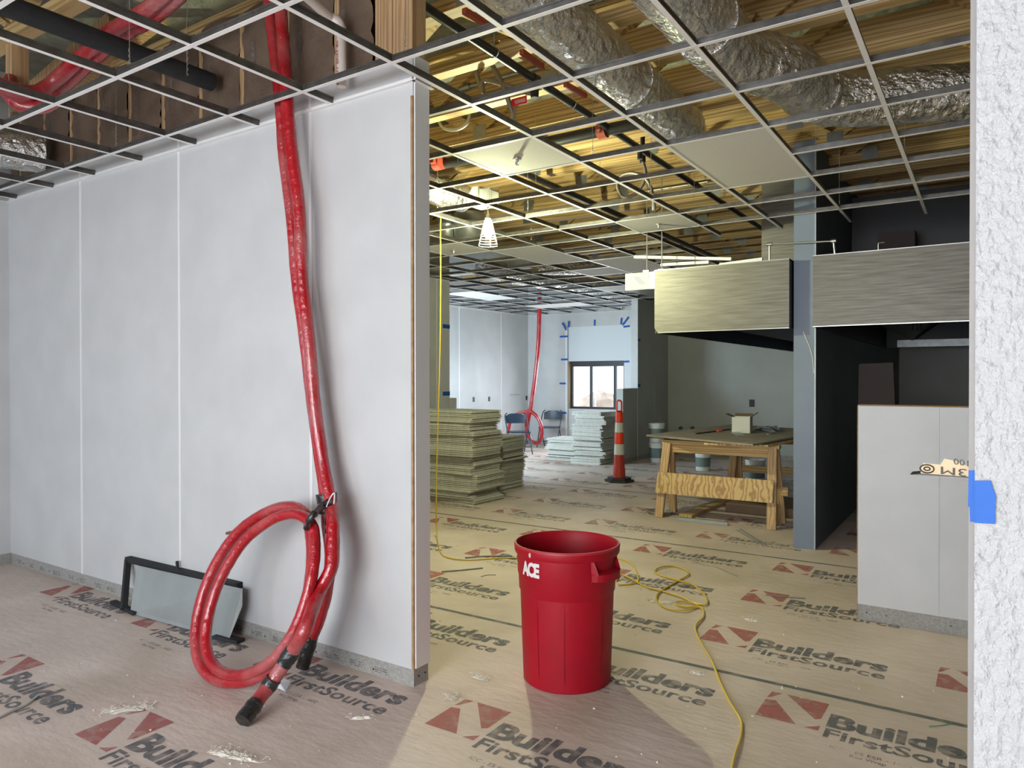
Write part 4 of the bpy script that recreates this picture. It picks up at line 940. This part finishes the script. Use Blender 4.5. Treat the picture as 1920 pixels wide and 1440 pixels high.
for px_, py_, l, dg, lb in ((1066, 608, .14, 88, 'upright blue tape strip at the sheet top left corner'), (1058, 612, .20, -58, 'slanting blue tape strip at the sheet top left corner'),
        (1057, 631, .20, 0, 'level blue tape strip left of the sheet, highest of its column'), (1058, 674, .17, 0, 'level blue tape strip beside the window frame top, left side'),
        (1055, 719, .16, 0, 'level blue tape strip beside the window middle, left side'), (1056, 774, .17, 0, 'level blue tape strip just below the window sill, left side'),
        (1115, 605, .13, 88, 'upright blue tape strip at the middle of the sheet top'), (1165, 602, .14, 84, 'upright blue tape strip at the sheet top right corner'),
        (1173, 602, .22, 50, 'slanting blue tape strip at the sheet top right corner'), (1175, 612, .15, 5, 'level blue tape strip at the sheet top right corner'), (1174, 678, .15, 2, 'level blue tape strip right of the window frame top')):
    tstrip(px_, py_, l, .04, dg, FY - .053 if px_ < 1070 else FY - .01, lb)
for py_, lab in ((637, 'upper blue tape strip on the dividing wall end'), (723, 'lower blue tape strip on the dividing wall end')):
    q = at(1206, py_, 1, 12.38); one('tape_strip', lab, 'tape', MB().box(q.x - .1, -5.395, 12.379, 12.383, q.z - .025, q.z + .025).box(-5.395, -5.392, 12.379, 12.5, q.z - .025, q.z + .025), M_tape, (q.x, 12.38, q.z))
for py_, lab in ((612, 'upper blue tape strip on the middle room wall end'), (738, 'lower blue tape strip on the middle room wall end')):
    q = at(836, py_, 0, -6.716); one('tape_strip', lab, 'tape', MB().box(-6.718, -6.715, q.y - .07, 8.502, q.z - .03, q.z + .03), M_tape, (-6.716, q.y, q.z))

# ------------------------------------------------------------------ blue tape and sandpaper on the doorway wall
ty_ = JY - .001
a_ = [at(x, y, 1, ty_) for x, y in ((1827, 901), (1858, 901), (1862, 915), (1868, 932), (1866, 955), (1866, 982), (1827, 980))]
tb = thing('masking_tape', 'bright blue tape piece wrapped on the doorway wall edge', 'tape', tuple(a_[0]))
MB().prism(a_, (0, -.0015, 0)).build('tape_face', M_tape, tb)
a2_ = [at(x, y, 1, JY + .011) for x, y in ((1816, 882), (1829, 882), (1829, 978), (1819, 978), (1818, 950), (1815, 950))]
MB().prism(a2_, (0, -.0012, 0)).build('tape_wrap', M_tape, tb)
SY = JY + .055
sp_ = thing('sandpaper', 'folded tan sandpaper piece stuck behind the blue tape', 'sandpaper', tuple(at(1770, 893, 1, SY)))
outl = [at(x, y, 1, SY) for x, y in ((1726, 886), (1731, 868), (1738, 869), (1754, 870), (1763, 871), (1771, 860), (1782, 862), (1800, 867), (1818, 876), (1822, 897), (1780, 895), (1728, 889))]
MB().prism(outl, (0, .0012, 0)).build('paper_sheet', M_sand, sp_)
MB().prism([at(x, y, 1, SY - .002) for x, y in ((1706, 890), (1728, 888), (1822, 895), (1822, 897), (1735, 891))], (0, .03, 0)).build('shadow_edge', M_black, sp_)  # black strip painting the shadow along the sheet's lower edge
tx = MB()
o_ = at(1812, 880, 1, SY - .001); o2_ = at(1764, 875, 1, SY - .001); u_ = (o2_ - o_); 
put_text(tx, '3M', o_, u_.normalized(), V((0, 0, -1)), u_.length, .0075, bold=.0)
o_ = at(1816, 865.5, 1, SY - .001); o2_ = at(1788, 861, 1, SY - .001); u_ = (o2_ - o_)
put_text(tx, '100', o_ + V((0, 0, .001)), u_.normalized(), V((0, 0, -1)), u_.length, .006, bold=.0)
cq = at(1738, 879, 1, SY - .001)
for r_ in (.0042, .0018): tx.tube([cq + V((r_ * 1.5 * math.cos(R(a_)), 0, r_ * math.sin(R(a_)))) for a_ in range(0, 360, 30)], .0006, 4, True)
tx.build('printed_marks', M_inkb, sp_)

# ------------------------------------------------------------------ work light
LP = at(915, 434, 1, 5.02)
wl_ = thing('work_light', 'lit bulb in a white wire cage hanging from the grid', 'work light', (LP.x, LP.y, ZC))
MB().lathe(LP, [(.001, -.055), (.018, -.05), (.031, -.03), (.035, -.008), (.031, .018), (.019, .045), (.014, .06)], 14).build('bulb', M_bulb, wl_, True)
MB().lathe(LP, [(.02, .058), (.024, .062), (.026, .11), (.018, .12), (.012, .15)], 16, True).build('socket', M_plastic, wl_, True)
cg_ = MB(); top_z, bot_z = .095, -.118
def cgr(z): t = (top_z - z) / (top_z - bot_z); return .030 + .052 * t
for k in range(11):
    z = bot_z + (top_z - bot_z) * k / 10.2; cg_.tube([LP + V((cgr(z) * math.cos(R(a_)), cgr(z) * math.sin(R(a_)), z)) for a_ in range(0, 360, 20)], .0012, 6, True)
for k in range(4):
    a_ = R(90 * k + 20); cg_.tube([LP + V((cgr(z) * math.cos(a_), cgr(z) * math.sin(a_), z)) for z in (top_z, bot_z)], .0018, 6)
cg_.build('wire_cage', M_cage, wl_, True)
MB().tube([LP + V((0, 0, .14)), V((LP.x, LP.y, ZC + .03))], .006, 8).build('hook', M_steelclean, wl_, True)
jb = at(905, 366, 1, 5.15)
jbt = thing('emergency_light_box', 'white ribbed plastic light box sitting above the bulb', 'light fixture', (jb.x, 5.15, ZC + .045))
jz = ZC + .045
MB().prism([(jb.x - .12, 5.08, jz + .03), (jb.x - .07, 5.08, jz), (jb.x + .02, 5.08, jz + .0), (jb.x + .02, 5.08, jz + .17), (jb.x - .06, 5.08, jz + .17), (jb.x - .115, 5.08, jz + .09)], (0, .14, 0)).build('housing', M_plastic, jbt)
b = MB()
b.box(jb.x + .02, jb.x + .125, 5.09, 5.21, jz + .015, jz + .125)
for k in range(7): b.box(jb.x + .023 + k * .015, jb.x + .032 + k * .015, 5.07, 5.22, jz + .004, jz + .14)
b.build('cooling_ribs', M_plastic, jbt)

# ------------------------------------------------------------------ debris on the floor
def tear(px_, py_, l, w_, ang, lab, n=26, seed=0, fib=30):
    rnd = random.Random(seed); c_ = fl(px_, py_); t = thing('torn_wrap', lab, 'torn paper', (c_.x, c_.y, 0))
    b = MB(); ca, sa = math.cos(R(ang)), math.sin(R(ang)); ring = []
    for k in range(n):
        a_ = 2 * math.pi * k / n; rr_ = rnd.uniform(.65, 1.1); x, y = l / 2 * rr_ * math.cos(a_), w_ / 2 * rr_ * math.sin(a_)
        ring.append((c_.x + x * ca - y * sa, c_.y + x * sa + y * ca, .002))
    b.v = [V(p) for p in ring] + [V((c_.x + (V(p) - c_).x * .6, c_.y + (V(p) - c_).y * .6, rnd.uniform(.003, .012))) for p in ring] + [V((c_.x, c_.y, .004))]
    for k in range(n):
        j = (k + 1) % n; b.f.append([k, j, n + j, n + k]); b.f.append([n + k, n + j, 2 * n])
    b.build('ragged_patch', M_plaster, t)
    f_ = MB()
    for k in range(fib):
        x, y = rnd.uniform(-l / 2, l / 2), rnd.uniform(-w_ / 2, w_ / 2); p = V((c_.x + x * ca - y * sa, c_.y + x * sa + y * ca, .003)); a_ = rnd.uniform(0, 6.28); ll = rnd.uniform(.012, .04)
        f_.tube(catmull([p, p + V((math.cos(a_) * ll * .5, math.sin(a_) * ll * .5, rnd.uniform(.004, .014))), p + V((math.cos(a_ + .5) * ll, math.sin(a_ + .5) * ll, .004))], 3), .0009, 4)
    o = f_.build('frayed_fibres', M_plaster, t); o['kind'] = 'stuff'
tear(240, 1330, .23, .085, 50, 'torn white wrap spot over the red emblem at lower left', seed=1, fib=60)
tear(440, 1418, .26, .07, 12, 'long torn wrap patch at the bottom left edge', seed=2, fib=60)
tear(680, 1348, .12, .025, 40, 'small torn wrap sliver near the shadow of the wall end', seed=3, fib=8)
tear(900, 1272, .10, .05, 0, 'frayed wrap tuft left of the bin', seed=4, fib=36)
tear(848, 1310, .07, .05, 30, 'round frayed tuft touching the emblem before the wall end', seed=5, fib=36)
tear(1308, 1264, .08, .035, 0, 'frayed tuft on the stripe right of the bin', seed=6, fib=28)
tear(1240, 1128, .22, .10, 10, 'ragged pale wrap patch between bin and cord loops', seed=7, fib=30)
tear(1408, 1164, .10, .06, 0, 'small torn patch right of the cord loops', seed=8, fib=24)
def stick(lab, cat, name, pts, r_, m): one(name, lab, cat, MB().tube(catmull([fl(x, y, r_ + .001) for x, y in pts], 4), r_, 6), m, tuple(fl(*pts[0])), smooth=True)
stick('ribbed grey rod on the floor left of the bin', 'rod', 'ribbed_rod', [(828, 1072), (865, 1069), (905, 1065)], .005, M_galv)
stick('thin curled wire bit left of the bin', 'wire', 'wire_offcut', [(902, 1081), (915, 1078), (930, 1078)], .0025, M_galv)
stick('thin twisted wire end right beyond the cord loops', 'wire', 'wire_offcut', [(1296, 1050), (1318, 1058), (1340, 1062), (1362, 1072), (1382, 1080)], .005, M_hang)
stick('thin dark rod on the emblem left of the half wall', 'rod', 'metal_rod', [(1435, 1115), (1470, 1119), (1510, 1122)], .004, M_galv)
stick('grey metal strip under the cord left of the bin', 'metal strip', 'metal_strip', [(872, 1046), (905, 1043), (960, 1042)], .006, M_galv)
stick('ribbed silver cable end at the far lower left', 'cable', 'armoured_cable', [(-10, 1350), (20, 1335), (48, 1322), (72, 1303)], .0055, M_hang)
stick('thin green thread on the floor at lower right', 'thread', 'green_thread', [(1742, 1362), (1760, 1361), (1788, 1356)], .0018, mat('thread_green', (.08, .25, .12)))
rnd = random.Random(5)
cr2 = MB()
for k in range(150):
    px_, py_ = rnd.uniform(-20, 1800), rnd.uniform(1010, 1440)
    q = fl(px_, py_)
    if q.y > WY - .05 and q.y < 2.9 and q.x < WX: continue
    if px_ < 800 and q.y > 2.6: continue
    s_ = rnd.uniform(.0025, .007); cr2.obox((q.x, q.y, s_ * .4), (s_, s_ * rnd.uniform(.5, 1.6), s_ * .8), rnd.uniform(0, 3))
one('plaster_crumbs', 'tiny pale plaster crumbs scattered over the floor wrap', 'crumbs', cr2, M_plaster, (0, 0, 0), kind='stuff')
# ------------------------------------------------------------------ outside the service window
q = at(1125, 748, 1, 18.5)
rk = MB(); rk.lathe((q.x, 18.5, -.1), [(.001, q.z + .3), (.3, q.z + .26), (.55, q.z + .1), (.7, .5), (.75, .1), (.7, 0)], 20)
for i, v in enumerate(rk.v): rk.v[i] = v + V((random.uniform(-.05, .05), random.uniform(-.05, .05), random.uniform(-.04, .04)))
one('boulder', 'brown boulder outside the service window', 'rock', rk, M_rock, (q.x, 18.5, -.1), smooth=True)
